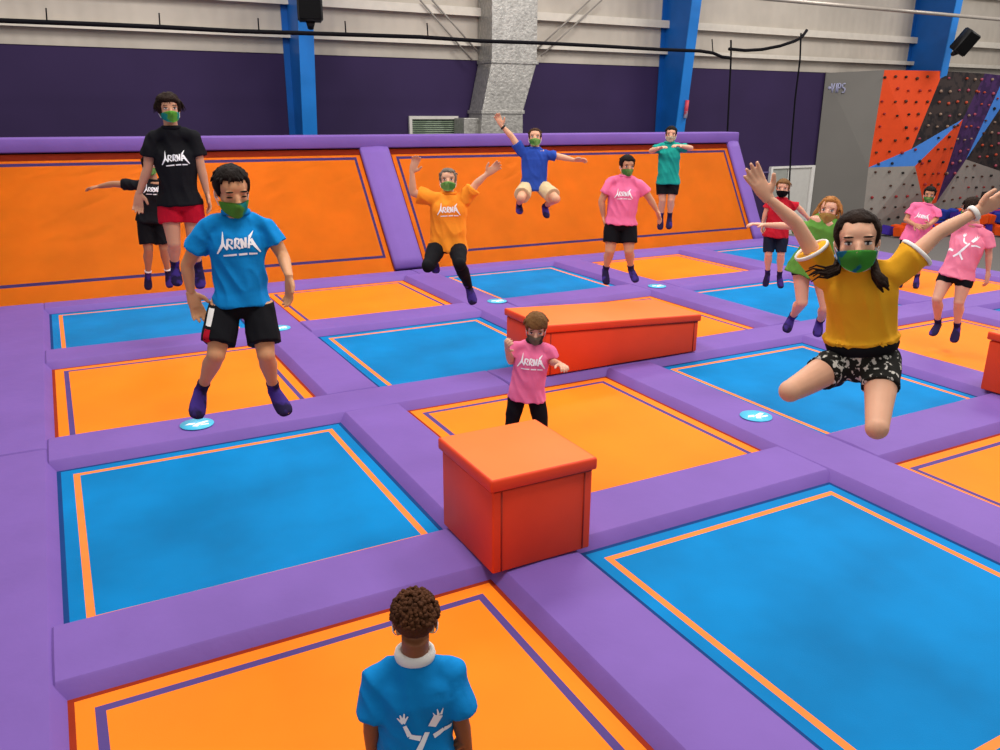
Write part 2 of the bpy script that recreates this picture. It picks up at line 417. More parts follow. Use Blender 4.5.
fe.name = 'warning_sign'; tag(fe, 'small red and white marker fixed on the blue column right of duct', 'sign')
# silver duct
e = empty('air_duct', (10, 18, ZF), 'silver foil-wrapped air duct bending down the back wall', 'duct')
yf_ = 17.75
def dpx(x, y, Y=yf_): return at_Y(x, y, Y)
zt = 8.5
bm = bmesh.new()
TL, TR = dpx(492, 0), dpx(538, 0); ML, MR = dpx(492, 62), dpx(538, 62)
BL, BR = dpx(481, 134), dpx(523, 134); KL, KR = dpx(482, 112), dpx(523, 112)
def sect(l, r, z): return [(l, yf_, z), (r, yf_, z), (r, 18.45, z), (l, 18.45, z)]
secs = [(TL.x, TR.x, zt), (TL.x, TR.x, ML.z + .02), (KL.x, KR.x, KL.z), (BL.x, BR.x, BL.z), (BL.x, BR.x, ZF + .01)]
rr = [[bm.verts.new(p) for p in sect(*s)] for s in secs]
for A, B in zip(rr, rr[1:]):
    for i in range(4): bm.faces.new((A[i], A[(i + 1) % 4], B[(i + 1) % 4], B[i]))
bm.faces.new(rr[0]); bm.faces.new(rr[-1][::-1])
o = obj('duct_run', bm, SILVER, e, smooth=False, bevel=.02)
for z in (ML.z + .02, KL.z, 5.2):
    bm = bmesh.new()
    l = TL.x if z > KL.z + .1 else KL.x; r = TR.x if z > KL.z + .1 else KR.x
    box(bm, l - .03, r + .03, yf_ - .03, 18.46, z - .04, z + .04)
    obj('duct_joint', bm, SILVER, e, smooth=False, bevel=.008)
a, b = at_Y(462, 118, 18.0), at_Y(480, 137, 18.0)
obj('side_box', boxm(a.x, KL.x + .1, 17.9, 18.45, ZF + .01, a.z), SILVER, e, smooth=False, bevel=.015)
# X braces near the duct
for (p, q, t_) in (((420, 0), (472, 60), 'outer rod left of'), ((432, 0), (478, 52), 'inner rod left of'), ((590, 0), (538, 48), 'inner rod right of'), ((602, 0), (541, 56), 'outer rod right of')):
    bm = bmesh.new(); tube(bm, [at_Y(*p, 18.25), at_Y(*q, 18.25)], .02, 8)
    tag(obj('brace_rod', bm, mat('grey_rod', '#8d867e', .5, .3), loc=at_Y(*q, 18.25)), 'thin grey diagonal brace rod, %s the silver duct' % t_, 'brace', 'brace rods beside the duct')
# framed window beside the duct
wl, wr_, wb = at_Y(409, 116, YW - .05), at_Y(458, 116, YW - .05), 1.2
e = empty('framed_panel', ((wl.x + wr_.x) / 2, YW - .05, wb), 'white framed panel with pale green blinds on wall beside duct', 'window')
bm = bmesh.new(); t = .07; zt_ = wl.z
for a_ in ((wl.x, wr_.x, zt_ - t, zt_), (wl.x, wr_.x, wb, wb + t), (wl.x, wl.x + t, wb + t, zt_ - t), (wr_.x - t, wr_.x, wb + t, zt_ - t)):
    box(bm, a_[0], a_[1], YW - .07, YW - .002, a_[2], a_[3])
obj('window_frame', bm, mat('white_frame', '#c9c4bd', .5), e, smooth=False)
bm = bmesh.new()
k = 0; z = wb + t + .01
while z < zt_ - t - .02:
    prism(bm, [(wl.x + t, YW - .045, z), (wl.x + t, YW - .015, z + .03), (wl.x + t, YW - .01, z + .03), (wl.x + t, YW - .04, z)], (wr_.x - wl.x - 2 * t, 0, 0)); z += .045
obj('blinds', bm, mat('green_grey_blind', '#85937f', .6, hex2='#6c7a66', h2scale=2), e, smooth=False)
# white double door in the back wall
dl, dr, dz = at_Y(771, 166, YW - .05).x, at_Y(812.5, 166, YW - .05).x, at_Y(792, 166, YW - .05).z
DOORM = mat('off_white_door', '#c6c4be', .5, .3, var=.04)
e = bpy.data.objects.new('door_1', None); COL.objects.link(e); e.location = ((dl + dr) / 2, YW - .05, ZF); e['kind'] = 'structure'
mid = at_Y(788, 166, YW - .05).x
obj('door_leaf', boxm(dl + .07, mid - .01, YW - .06, YW - .002, ZF, dz - .07), mat('grey_green_door', '#9a9c95', .5), e, smooth=False, bevel=.005)
obj('door_leaf', boxm(mid + .03, dr - .07, YW - .06, YW - .002, ZF, dz - .07), DOORM, e, smooth=False, bevel=.005)
bm = bmesh.new()
box(bm, dl - .02, dl + .06, YW - .1, YW - .001, ZF, dz); box(bm, dr - .06, dr + .08, YW - .1, YW - .001, ZF, dz); box(bm, dl + .06, dr - .06, YW - .1, YW - .001, dz - .06, dz)
obj('door_frame', bm, mat('pale_door_frame', '#dcd9d4', .5), e, smooth=False)
bm = bmesh.new(); tube(bm, [(mid + .12, YW - .12, ZF + 1.0), (mid + .12, YW - .12, ZF + 1.12)], .02); tube(bm, [(mid + .12, YW - .12, ZF + 1.06), (mid + .12, YW - .05, ZF + 1.06)], .012)
obj('door_handle', bm, SILVER, e)
# overhead cable and safety ropes
def cable(pts, Y, r, name, label, cat, sub=1):
    P = [at_Y(x, y, Y) for x, y in pts]; bm = bmesh.new(); tube(bm, P, r, 8)
    return tag(obj(name, bm, ROPE, loc=P[0]), label, cat)
NC = 14.9
pts = [(-80, 17), (0, 20.5), (90, 24), (160, 27), (235, 31), (330, 34), (420, 37), (480, 41), (540, 43), (600, 46), (660, 49.5), (700, 51), (713, 53), (722, 57), (731, 58)]
cc = cable(pts, NC, .035, 'safety_net_cable', 'thick black cable sagging across the top of the sloping wall', 'cable')
cable([(729, 49), (745, 50.5), (762, 49.5), (780, 46), (795, 41), (802, 37), (807, 30)], NC, .035, 'net_cable_end', 'short curved black cable rising right from the tall net ropes', 'cable')
cable([(731, 40), (731, 58), (729, 100), (727, 140), (726, 160)], NC, .02, 'hanging_rope', 'left one of two black ropes hanging above the slope end', 'rope')
cable([(801, 33), (800, 60), (795, 100), (791, 150), (789, 190), (788, 235)], NC + .1, .02, 'hanging_rope', 'right one of two black ropes hanging in front of the white door', 'rope')
for x, y in ((47, 22), (160, 27), (259, 32), (346, 35), (428, 37), (713, 53)):
    bm = bmesh.new(); tube(bm, [at_Y(x, y, NC), at_Y(x - 1, y - 14, NC)], .012, 6)
    obj('cable_hanger', bm, ROPE, cc)
a, b = at_Y(700, -10, 16.5), at_Y(1060, 23, 16.5)
bm = bmesh.new(); tube(bm, [(a.x, 16.5, 5.17), (b.x + 2, 16.5, 5.17)], .05)
tag(obj('ceiling_pipe', bm, mat('pale_pipe', '#a39a90', .4, .4, metal=.3), loc=(20, 16.5, 5.17)), 'pale grey pipe running past the top right columns', 'pipe')
# loudspeakers
def speaker(pc, w, h, d, rotm, label):
    e = empty('loudspeaker', pc, label, 'speaker', 'black loudspeakers on the columns')
    bm = boxm(-w / 2, w / 2, -d / 2, d / 2, -h / 2, h / 2)
    bmesh.ops.bevel(bm, geom=bm.edges[:], offset=.03, segments=3, affect='EDGES')
    for v in bm.verts: v.co = V(pc) + rotm @ v.co
    obj('cabinet', bm, BLACK, e)
    bm = boxm(-w / 2 + .04, w / 2 - .04, -d / 2 - .012, -d / 2 + .002, -h / 2 + .04, h / 2 - .04)
    for v in bm.verts: v.co = V(pc) + rotm @ v.co
    obj('grille', bm, mat('black_grille', '#0d0d0e', .8, .1, bump=.4, bscale=200), e, smooth=False)
    bm = bmesh.new(); tube(bm, [V(pc) + rotm @ V((0, 0, -h / 2 + .01)), V(pc) + rotm @ V((0, .1, -h / 2 - .1))], [.09, .06])
    obj('bracket', bm, BLACK, e); return e
pc = at_Y(309, -3, 16.4)
speaker(pc, .46, .85, .4, Matrix.Rotation(-.25, 3, 'Z'), 'black loudspeaker hanging on the left blue column at the top edge')
pc = at_Y(965, 42, 16.55)
speaker(pc, .42, .68, .4, Matrix.Rotation(-.35, 3, 'Z') @ Matrix.Rotation(.5, 3, 'Y') @ Matrix.Rotation(.35, 3, 'X'), 'black tilted loudspeaker beside the right blue column')
# ---------------------------------------------------------------- climbing wall
YC = 17.25
cw = empty('climbing_wall', (25, YC, ZF), 'faceted climbing wall of orange, black, blue, purple and grey panels', 'climbing wall')
def cp(x, y, dy=0): return at_Y(x, y, YC + dy)
CWM = dict(o=mat('orange_wall_panel', '#d9481c', .7, .2, var=.04), b=mat('blue_wall_panel', '#3d76c4', .7, .2, var=.04), k=mat('black_wall_panel', '#262224', .8, .15, hex2='#39302f', h2scale=4),
           p=mat('purple_wall_panel', '#352248', .8, .15, hex2='#452a58', h2scale=4), g=mat('light_grey_wall_panel', '#969089', .75, .15, var=.04))
PT = dict(a=(884.5, 70, .25), b=(943.5, 71, 0), c=(911.5, 149, -.2), d=(868.5, 167.5, .2), e=(915, 166, -.35), f=(963, 119, -.25), g=(921, 192, -.25), g2=(923.5, 206, -.1), h=(936, 203, -.05), i=(985, 73.5, 0), j=(1003, 75.5, 0),
          k=(966, 159.5, -.1), l=(1003, 80, 0), m=(1003, 104, -.1), n=(1003, 172, -.15), q=(861, 233, .2), r=(925, 233, .1), s=(1003, 233, .1), t2=(1050, 79, 0), u2=(1050, 184, 0), v2=(1050, 240, 0), w2=(1050, 40 + 40, 0))
PW = {k: cp(*v) for k, v in PT.items()}
zb = ZF + .005
for k in 'qrs': PW[k].z = zb
def ext(P): return P
panels = [('o', 'abcd'), ('b', 'dcfe'), ('g', ['d', 'e', 'g', 'g2', 'r', 'q']), ('o', ['f', 'e', 'g', 'g2', 'h']), ('k', ['b', 'i', 'f', 'c']), ('p', ['i', 'j', 'l', 'k', 'h', 'f']), ('b', ['l', 'm', 'k']), ('k', ['m', 'n', 'k']), ('g', ['k', 'n', 's', 'r', 'g2', 'h'])]
HOLDS = []
HM = [mat('black_hold', '#17120f', .6), mat('red_hold', '#8e2226', .6), mat('brown_hold', '#4a2a1d', .6)]
HMK = [mat('orange_hold', '#b5472c', .6), mat('pink_hold', '#a2485a', .6), mat('beige_hold', '#8f7564', .6)]
for key, names in panels:
    pts = [PW[n] for n in names]
    bm = bmesh.new(); prism(bm, pts, (0, .12, 0))
    bmesh.ops.triangulate(bm, faces=bm.faces[:])
    obj('wall_panel', bm, CWM[key], cw, smooth=False)
# wall continues to the right, out of the frame
bm = bmesh.new()
box(bm, PW['j'].x, 33, YC + .0, YC + .12, zb, PW['j'].z); obj('wall_panel', bm, CWM['k'], cw, smooth=False)
# grey side face and body
bm = bmesh.new()
A0 = at_Y(826, 73, YW - .06)
prism(bm, [PW['a'], PW['d'], PW['q'], V((A0.x + .05, YW - .06, zb)), A0], (.1, .12, 0)); bmesh.ops.triangulate(bm, faces=bm.faces[:])
obj('side_panel', bm, GREYW, cw, smooth=False)
# holds on a grid over the facets
bmh = bmesh.new(); ell(bmh, V((0, 0, 0)), XYZ, (.048, .045, .04), 8)
meh = []
for mm in HM + HMK:
    me = bpy.data.meshes.new('climbing_hold'); bmh.to_mesh(me); me.materials.append(mm); meh.append(me)
bmh.free()
def inside(x, y, poly):
    c = False; n = len(poly)
    for i in range(n):
        (x1, y1), (x2, y2) = poly[i], poly[(i + 1) % n]
        if (y1 > y) != (y2 > y) and x < (x2 - x1) * (y - y1) / (y2 - y1) + x1: c = not c
    return c
spots = []
for key, names in panels:
    pts = [PW[n] for n in names]
    poly = [(p.x, p.z) for p in pts]
    bm = bmesh.new(); vs = [bm.verts.new(p) for p in pts]; bm.faces.new(vs); bmesh.ops.triangulate(bm, faces=bm.faces[:]); bvh = BVHTree.FromBMesh(bm)
    x0, x1 = min(p[0] for p in poly), max(p[0] for p in poly); z0, z1 = min(p[1] for p in poly), max(p[1] for p in poly)
    sp = .42; j = 0; z = z1 - .2
    while z > z0:
        x = x0 + .2 + (.1 if j % 2 else 0)
        while x < x1:
            xx, zz = x + random.uniform(-.04, .04), z + random.uniform(-.04, .04)
            if inside(xx, zz, poly) and random.random() < .9:
                h = bvh.ray_cast(V((xx, 10, zz)), V((0, 1, 0)))
                if h[0]: spots.append((h[0], key))
            x += sp
        z -= .36; j += 1
    bm.free()
random.shuffle(spots)
rest = bmesh.new()
for i, (p, key) in enumerate(spots):
    if i < 99:
        me = random.choice(meh[3:] if key in 'kp' else meh[:3])
        o = bpy.data.objects.new('climbing_hold', me); COL.objects.link(o); o.parent = cw; o.location = p - cw.location - V((0, .03, 0)); s = random.uniform(.7, 1.2); o.scale = (s, 1, s)
    else:
        s = random.uniform(.7, 1.2); ell(rest, p - V((0, .03, 0)), XYZ, (.048 * s, .045, .04 * s), 8, random.randrange(3) if key not in 'kp' else 3 + random.randrange(3))
if len(rest.faces): tag(obj('climbing_hold', rest, HM + HMK, cw), kind='stuff')
# pale lettering high on the grey side face
tx = bmesh.new()
PA, PB = at_Y(829, 88, YW - .14), at_Y(847, 87, 18.02)
du = (PB - PA); du.z = 0; hh = .26
def glyph(strokes, u0):
    for a_, b_ in strokes:
        P0 = PA + du * (u0 + a_[0] * .17) + V((0, 0, (a_[1] - .5) * hh)); P1 = PA + du * (u0 + b_[0] * .17) + V((0, 0, (b_[1] - .5) * hh))
        tube(tx, [P0, P1], .022, 6)
glyph([((0, 1), (.5, 0)), ((.5, 0), (1, 1))], .12); glyph([((.3, 0), (.3, 1))], .36); glyph([((0, 0), (0, 1)), ((0, 1), (.8, .9)), ((.8, .9), (.8, .5)), ((.8, .5), (0, .5))], .5); glyph([((.9, 1), (0, .9)), ((0, .9), (0, .55)), ((0, .55), (.9, .45)), ((.9, .45), (.9, .05)), ((.9, .05), (0, 0))], .74)
sph(tx, PA + du * .02, .05)
obj('lettering', tx, mat('pale_blue_letters', '#a3a4c0', .5), cw)
# foam pit cubes at the foot of the wall
FC = [('orange', mat('orange_foam', '#e8561c', .85, .1)), ('purple', mat('purple_foam', '#46319a', .85, .1)), ('blue', mat('blue_foam', '#2c3f9e', .85, .1))]
bmc = boxm(-.14, .14, -.14, .14, -.14, .14); bmesh.ops.bevel(bmc, geom=bmc.edges[:], offset=.02, segments=2, affect='EDGES')
fme = []
for n_, mm in FC:
    me = bpy.data.meshes.new('foam_cube'); bmc.to_mesh(me); me.materials.append(mm); fme.append(me)
bmc.free()
def cube_at(x, y, z):
    k = random.choice((0, 0, 0, 1, 2, 1))
    o = bpy.data.objects.new('foam_cube', fme[k]); COL.objects.link(o); o.location = (x, y, z)
    o.rotation_euler = (random.uniform(-.2, .2), random.uniform(-.2, .2), random.uniform(-.25, .25))
    tag(o, '%s foam cube in the heap at the foot of the climbing wall' % FC[k][0], 'foam cube', 'foam cubes by the climbing wall')
for layer, (xa, xb, ya, yb) in enumerate(((22.6, 28.6, 15.6, 16.75), (25.2, 28.6, 15.6, 16.75))):
    x = xa
    while x < xb:
        lo_ = ya - max(0, (x - 24)) * .35 + layer * .3
        y = yb
        while y > lo_:
            cube_at(x + random.uniform(-.04, .04), y + random.uniform(-.04, .04), ZF + .17 + layer * .33 + random.uniform(0, .03)); y -= .42
        x += .42
# ================================================================ PEOPLE
#PEOPLE#
def hm(c): return c
SKIN = {}
def skin(name, c): return mat('skin_' + name, c, .55, .3, var=.05, vscale=9, sss=.12)
EYEW = mat('eye_white', '#d8d2cc', .4, .3, var=0); IRIS = mat('dark_iris', '#1c1210', .3, .5, var=0); LASH = mat('dark_lash', '#20140f', .7, .1, var=0)
SOCK = mat('purple_black_grip_sock', '#221a3c', .8, .1, hex2='#3d2a78', h2scale=9, h2lo=.5, h2hi=.6)
DOTS = mat('white_sock_grip', '#b9b2cf', .7)
def noise_verts(bm, amp, freq, seed, dirs=None):
    bm.normal_update()
    for v in bm.verts:
        p = v.co * freq + V((seed, seed * 2, 0)); p.z *= .55
        v.co += v.normal * amp * (noise.noise(p) + .5 * noise.noise(p * 2.3))
def folds(bm, amp, k, seed, up):
    bm.normal_update()
    for v in bm.verts:
        p = v.co * k; h = p.dot(up); q = V((p.x + seed, p.y - seed, p.z))
        a = noise.noise(q * 7 + V((0, 0, h * 3))); b = noise.noise(V((q.x * 17 + h * 6, q.y * 17 - h * 5, q.z * 6)))
        v.co += v.normal * amp * (.55 * a + .8 * (.5 - abs(b) * 1.9) - .25)
def tuck(bm, bvh, test, gap=.006, reach=.05):
    """keeps what is under a garment inside it"""
    for v in bm.verts:
        if not test(v.co): continue
        p, n, i, d = bvh.find_nearest(v.co, reach)
        if p is None: continue
        if (v.co - p).dot(n) > -gap: v.co = p - n * gap
def seg_rings(p0, p1, prof, twist=None):
    """prof: (t, r) list"""
    return [p0.lerp(p1, t) for t, r in prof], [r for t, r in prof]
def limb(bm, p0, p1, prof, n=14, caps=True):
    P, R_ = seg_rings(p0, p1, prof); tube(bm, P, R_, n)
    if caps: sph(bm, p0, prof[0][1]); sph(bm, p1, prof[-1][1])
def hand_bm(wr, tip, nrm, H, side, curl=.5, spread=.16, hk=1.0):
    """palm, four jointed fingers of unequal length and a thumb; side=+1 thumb on the +w side"""
    L = .108 * H * hk; d = (tip - wr).normalized(); nrm = (nrm - d * nrm.dot(d)); nrm = nrm.normalized() if nrm.length > .05 else perp(d)[0]
    w = d.cross(nrm).normalized() * side
    bm = bmesh.new(); pw = .21 * L; th = .085 * L
    loft(bm, [(wr - d * .08 * L, w, nrm, .15 * L, .11 * L), (wr + d * .06 * L, w, nrm, .17 * L, .105 * L), (wr + d * .25 * L, w, nrm, pw, th * 1.2), (wr + d * .46 * L, w, nrm, pw * 1.02, th), (wr + d * .52 * L, w, nrm, pw * .93, th * .8)], 14)
    for i, (off, fl, ang) in enumerate(((.75, .46, 1), (.26, .52, .3), (-.25, .48, -.35), (-.72, .38, -1.1))):
        a = wr + d * .47 * L + w * pw * off; fd = (d + w * spread * ang).normalized(); r = .062 * L * (1 if i < 3 else .88)
        p1 = a + fd * fl * L * .42; c = curl
        f2 = (fd * math.cos(c) + nrm * math.sin(c)); p2 = p1 + f2 * fl * L * .33
        f3 = (fd * math.cos(c * 1.8) + nrm * math.sin(c * 1.8)); p3 = p2 + f3 * fl * L * .25
        tube(bm, [a, p1, p2, p3], [r * 1.08, r, r * .92, r * .75], 8); sph(bm, p3, r * .75, n=8)
    a = wr + d * .12 * L + w * pw * .7; t1 = (d * .62 + w * .78 + nrm * .15).normalized(); p1 = a + t1 * .22 * L; t2 = (d * .85 + w * .45 + nrm * .3).normalized(); p2 = p1 + t2 * .2 * L
    tube(bm, [a, p1, p2], [.095 * L, .078 * L, .058 * L], 8); sph(bm, p2, .058 * L, n=8)
    return remeshed(bm, max(.0028, .032 * L), 2)
def project_strokes(strokes, origin, ux, uy, outdir, size, bvhs, off=.004, mi=0, wmul=1):
    """flat print strokes (x0,y0,x1,y1,w0,w1) laid on a garment"""
    bm = bmesh.new()
    for st in strokes:
        x0, y0, x1, y1, w0, w1 = st; dx, dy = x1 - x0, y1 - y0; l = math.hypot(dx, dy); nx, ny = -dy / l, dx / l
        k = max(2, int(l * size / .012)); prev = None
        for i in range(k + 1):
            t = i / k; w_ = (w0 + (w1 - w0) * t) * wmul; row = []
            for s in (-1, 0, 1):
                x = x0 + dx * t + nx * w_ * s / 2; y = y0 + dy * t + ny * w_ * s / 2
                P = origin + ux * x * size + uy * y * size + outdir * .6; h = None
                h = bvhs.ray_cast(P, -outdir)
                if h[0] is None: row = None; break
                row.append(bm.verts.new(h[0] + outdir * off))
            if row and prev:
                bm.faces.new((prev[0], prev[1], row[1], row[0])); bm.faces.new((prev[1], prev[2], row[2], row[1]))
            prev = row
    return bm
LOGO = [(-.5, -.26, -.36, -.02, .03, .07), (-.36, -.02, -.345, .27, .07, .01), (-.36, .0, -.27, -.16, .06, .02), (-.27, -.14, -.24, .1, .05, .05), (-.24, .1, -.13, .08, .04, .04), (-.13, .08, -.16, -.02, .04, .04), (-.24, -.02, -.13, -.13, .04, .05),
        (-.08, -.12, -.06, .12, .05, .05), (-.06, .12, .03, .1, .04, .04), (.03, .1, .0, -.02, .04, .04), (-.06, -.02, .04, -.13, .04, .05), (.09, -.12, .07, .12, .05, .05), (.08, .1, .17, -.1, .05, .05), (.17, -.1, .18, .14, .05, .05),
        (.24, -.12, .27, .14, .05, .05), (.27, .14, .37, .28, .07, .01), (.3, .1, .38, -.05, .07, .07), (.38, -.05, .52, -.24, .07, .03), (.22, -.02, .34, -.03, .04, .04),
        (-.36, -.3, -.05, -.27, .035, .045), (0, -.27, .2, -.26, .045, .05), (.24, -.26, .44, -.27, .05, .035)]
FIGURE = [(.17, .12, -.16, -.5, .09, .12), (.25, .2, .36, .42, .14, .16), (.36, .42, .34, .56, .05, .01), (.4, .42, .44, .54, .05, .01), (.31, .4, .27, .5, .04, .01), (.06, .06, -.12, .12, .09, .08), (-.12, .12, -.2, .32, .08, .06), (-.22, .37, -.27, .52, .07, .02), (-.22, .37, -.2, .55, .06, .02), (-.22, .37, -.14, .5, .06, .02), (-.22, .37, -.32, .46, .06, .02),
          (.28, .0, .45, .06, .09, .08), (.45, .06, .66, .02, .08, .05), (-.45, -.42, -.7, -.38, .1, .12), (-.7, -.38, -.75, -.6, .1, .06), (-.16, -.5, -.35, -.7, .1, .1), (-.1, -.48, .12, -.75, .1, .08)]
RATIO = []
class Person: pass
def make_person(name, H, D, J, front=1, yaw=0, hk=.133, g=1.0, skincol='#c98f6f', top=None, low=None, hair=None, maskc=None, head=(0, 0), socks='dark', label='', logo='logo', curl=.5, root='pelvis', vox=None, accessories=(), logosize=.125, logoy=.205, eyes='open', hem=0.0, female=False, sleeve=.62, sl_r=1.0):
    rk = root
    def cpt(px, py, D): d = ray(px, py); return CAM + d * (D / FPX)
    P = {}
    def place(key, parent, L):
        s = J[key]; pa = P[parent]
        if isinstance(s[0], str):           # 'w', right, away, up  (fractions of H)
            P[key] = pa + RH * s[1] * H + FH * s[2] * H + V((0, 0, s[3] * H)); return
        d = ray(s[0], s[1]).normalized(); o = CAM
        m = s[2] if len(s) > 2 else 0.0
        if isinstance(m, str):
            b = (pa - o).dot(d); near = o + d * b; h2 = L * L - (near - pa).length_squared
            RATIO.append((name, key, round((near - pa).length / L, 2)))
            P[key] = near + d * (math.sqrt(h2) * (1 if m == '+' else -1)) if h2 > 0 else near
        else:
            t = ((pa - o).dot(FH) + m) / d.dot(FH); P[key] = o + d * t
            RATIO.append((name, key, 'p', round((P[key] - pa).length / L, 2)))
    TL = .29 * H
    if root == 'pelvis':
        P['pelvis'] = cpt(*J['pelvis'][:2], D); place('neck', 'pelvis', TL)
    else:
        P['neck'] = cpt(*J['neck'][:2], D); place('pelvis', 'neck', TL)
    pel, nk = P['pelvis'], P['neck']; up = (nk - pel).normalized()
    vw = V((pel.x, pel.y, 0)).normalized(); lat = V((vw.y, -vw.x, 0)); lat = Matrix.Rotation(math.radians(yaw), 3, up) @ (lat - up * lat.dot(up)).normalized()
    fwd = lat.cross(up).normalized()                       # away... sign fixed below
    if fwd.dot(FH) > 0: fwd = -fwd
    fwd = fwd * front                                       # body's front
    sw = .098 * H * (.93 if female else 1) * g ** .3; hw = .055 * H
    for s, k in ((-1, 'a'), (1, 'b')):
        P['sh' + k] = nk - up * .041 * H + lat * sw * s
        if 'sh' + k in J: a = J['sh' + k]; P['sh' + k] += up * a * H
        P['hip' + k] = pel - up * .01 * H + lat * hw * s
        place('el' + k, 'sh' + k, .175 * H); place('wr' + k, 'el' + k, .155 * H); place('ti' + k, 'wr' + k, .1 * H)
        place('kn' + k, 'hip' + k, .24 * H); place('an' + k, 'kn' + k, .235 * H); place('to' + k, 'an' + k, .13 * H)
    place('head', 'neck', .12 * H)
    hc = P['head']; hh = hk * H
    # head frame
    hy, hp = math.radians(head[0]), math.radians(head[1])
    hu = ((hc - nk).normalized() * .4 + V((0, 0, 1)) * .9 + up * .3).normalized()
    vh = V((hc.x, hc.y, 0)).normalized(); f0 = (-vh if front > 0 else vh); f0 = (f0 - hu * f0.dot(hu)).normalized()
    hf = Matrix.Rotation(hy, 3, hu) @ f0; hr = hf.cross(hu).normalized()
    hf = Matrix.Rotation(hp, 3, hr) @ hf; hu = hr.cross(hf).normalized()
    if len(head) > 2: RR = Matrix.Rotation(math.radians(head[2]), 3, hf); hu = RR @ hu; hr = RR @ hr
    HA = (hr, hf, hu)
    def hp_(x, y, z): return hc + hr * x * hh + hf * y * hh + hu * (z - .5) * hh
    rootp = V((pel.x, pel.y, min(P['toa'].z, P['tob'].z, pel.z)))
    e = empty('person', rootp, label, 'person')
    vx = vox or max(.0065, .0045 * H)
    # ---- body
    bm = bmesh.new()
    def ring(c, a, b): return (c, lat, fwd, a * H * g, b * H * g)
    loft(bm, [ring(pel - up * .045 * H, .06, .06), ring(pel - up * .01 * H, .093, .068), ring(pel + up * .06 * H, .084, .06), ring(pel + up * .12 * H, .082, .058), ring(pel + up * .19 * H, .095, .066), ring(pel + up * .24 * H, .098, .062), ring(pel + up * .262 * H, .066, .043), ring(nk, .034, .034)], 20)
    nr = .033 * H * (.88 if female else 1) * (g ** .5)
    tube(bm, [nk - up * .03 * H, nk + (hp_(0, -.12, .2) - nk) * .5, hp_(0, -.1, .28)], [nr * 1.25, nr, nr], 16)
    for s, k in ((-1, 'a'), (1, 'b')):
        sh, el, wr, ti = P['sh' + k], P['el' + k], P['wr' + k], P['ti' + k]
        ag = g ** .7 * (.9 if female else 1)
        tube(bm, [nk - up * .026 * H + lat * s * .02 * H, sh], [.026 * H, .028 * H * ag], 14)
        limb(bm, sh, el, [(0, .030 * H * ag), (.3, .0295 * H * ag), (.75, .025 * H * ag), (1, .0225 * H * ag)])
        limb(bm, el, wr, [(0, .0225 * H * ag), (.25, .0235 * H * ag), (.7, .018 * H * ag), (1, .0145 * H * ag)])
        hi, kn, an, to = P['hip' + k], P['kn' + k], P['an' + k], P['to' + k]
        lg = g ** .8
        limb(bm, hi, kn, [(0, .054 * H * lg), (.3, .05 * H * lg), (.7, .039 * H * lg), (1, .0325 * H * lg)], 16)
        shin = (an - kn).normalized(); th = (kn - hi).normalized()
        back = (th - shin * th.dot(shin)); back = back.normalized() if back.length > .15 else -fwd
        mid = kn.lerp(an, .3) - (back if back.length else V()) * .008 * H
        tube(bm, [kn, kn.lerp(an, .12), mid, kn.lerp(an, .65), an], [.032 * H * lg, .0315 * H * lg, .0345 * H * lg, .0225 * H * lg, .0175 * H * lg], 14)
        sph(bm, kn - back * .0 + shin * .0, .034 * H * lg)
        fd = (to - an).normalized(); foot(bm, an, fd, shin, H, 1.0)
    b1 = remeshed(bm, vx, 4)
    # ---- head
    bm = bmesh.new()
    def E(x, y, z, rx, ry, rz, n=20): ell(bm, hp_(x, y, z), HA, (rx * hh, ry * hh, rz * hh), n)
    E(0, -.05, .65, .345, .43, .35, 24); E(0, .1, .44, .285, .31, .36, 24); E(0, .16, .2, .2, .23, .17)
    E(.13, .22, .4, .14, .14, .14); E(-.13, .22, .4, .14, .14, .14); E(0, .27, .66, .22, .12, .16); E(0, .3, .11, .1, .1, .09)
    tube(bm, [hp_(0, .39, .53), hp_(0, .45, .42), hp_(0, .485, .35)], [.045 * hh, .055 * hh, .07 * hh], 10)
    for s in (-1, 1):
        E(.06 * s, .42, .34, .045, .06, .04, 10); E(.345 * s, -.02, .47, .035, .09, .13, 12); E(.15 * s, .35, .6, .12, .05, .035, 12)
    tube(bm, [hp_(0, -.1, .3), nk + up * .0], [.23 * hh, nr * 1.0], 16)
    b2 = remeshed(bm, max(.0035, .026 * hh), 3)
    join(b1, b2, 0)
    for s, k in ((-1, 'a'), (1, 'b')):
        wr, ti, el = P['wr' + k], P['ti' + k], P['el' + k]
        nn = J.get('palm' + k, None)
        if nn is None: nrm = -lat * s * .8 + fwd * .2
        else: nrm = RH * nn[0] + FH * nn[1] + V((0, 0, nn[2]))
        d = (ti - wr).normalized(); w0 = d.cross(nrm)
        thumbdir = J.get('thumb' + k, None)
        want = (RH * thumbdir[0] + FH * thumbdir[1] + V((0, 0, thumbdir[2]))) if thumbdir else fwd
        side = 1 if w0.dot(want) > 0 else -1
        join(b1, hand_bm(wr, ti, nrm, H, side, curl=J.get('curl' + k, curl)), 0)
    bm = b1
    if front > 0 or True:
        for s in (-1, 1):
            if eyes == 'open':
                ell(bm, hp_(.15 * s, .352, .515), HA, (.072 * hh, .045 * hh, .036 * hh), 10, 1)
                ell(bm, hp_(.15 * s, .378, .515), HA, (.03 * hh, .025 * hh, .031 * hh), 8, 2)
            ell(bm, hp_(.15 * s, .362, .545 if eyes == 'open' else .505), HA, (.078 * hh, .04 * hh, .012 * hh), 8, 3)
    sk = skin(skincol.strip('#'), skincol)
    brow = hair[1] if hair else LASH
    for s in (-1, 1):
        ell(bm, hp_(.155 * s, .378, .625), HA, (.09 * hh, .03 * hh, .017 * hh), 8, 4)
    body_bm, body_m = bm, [sk, EYEW, IRIS, LASH, brow]
    # ---- hair
    if hair: make_hair(e, hair, hp_, HA, hh)
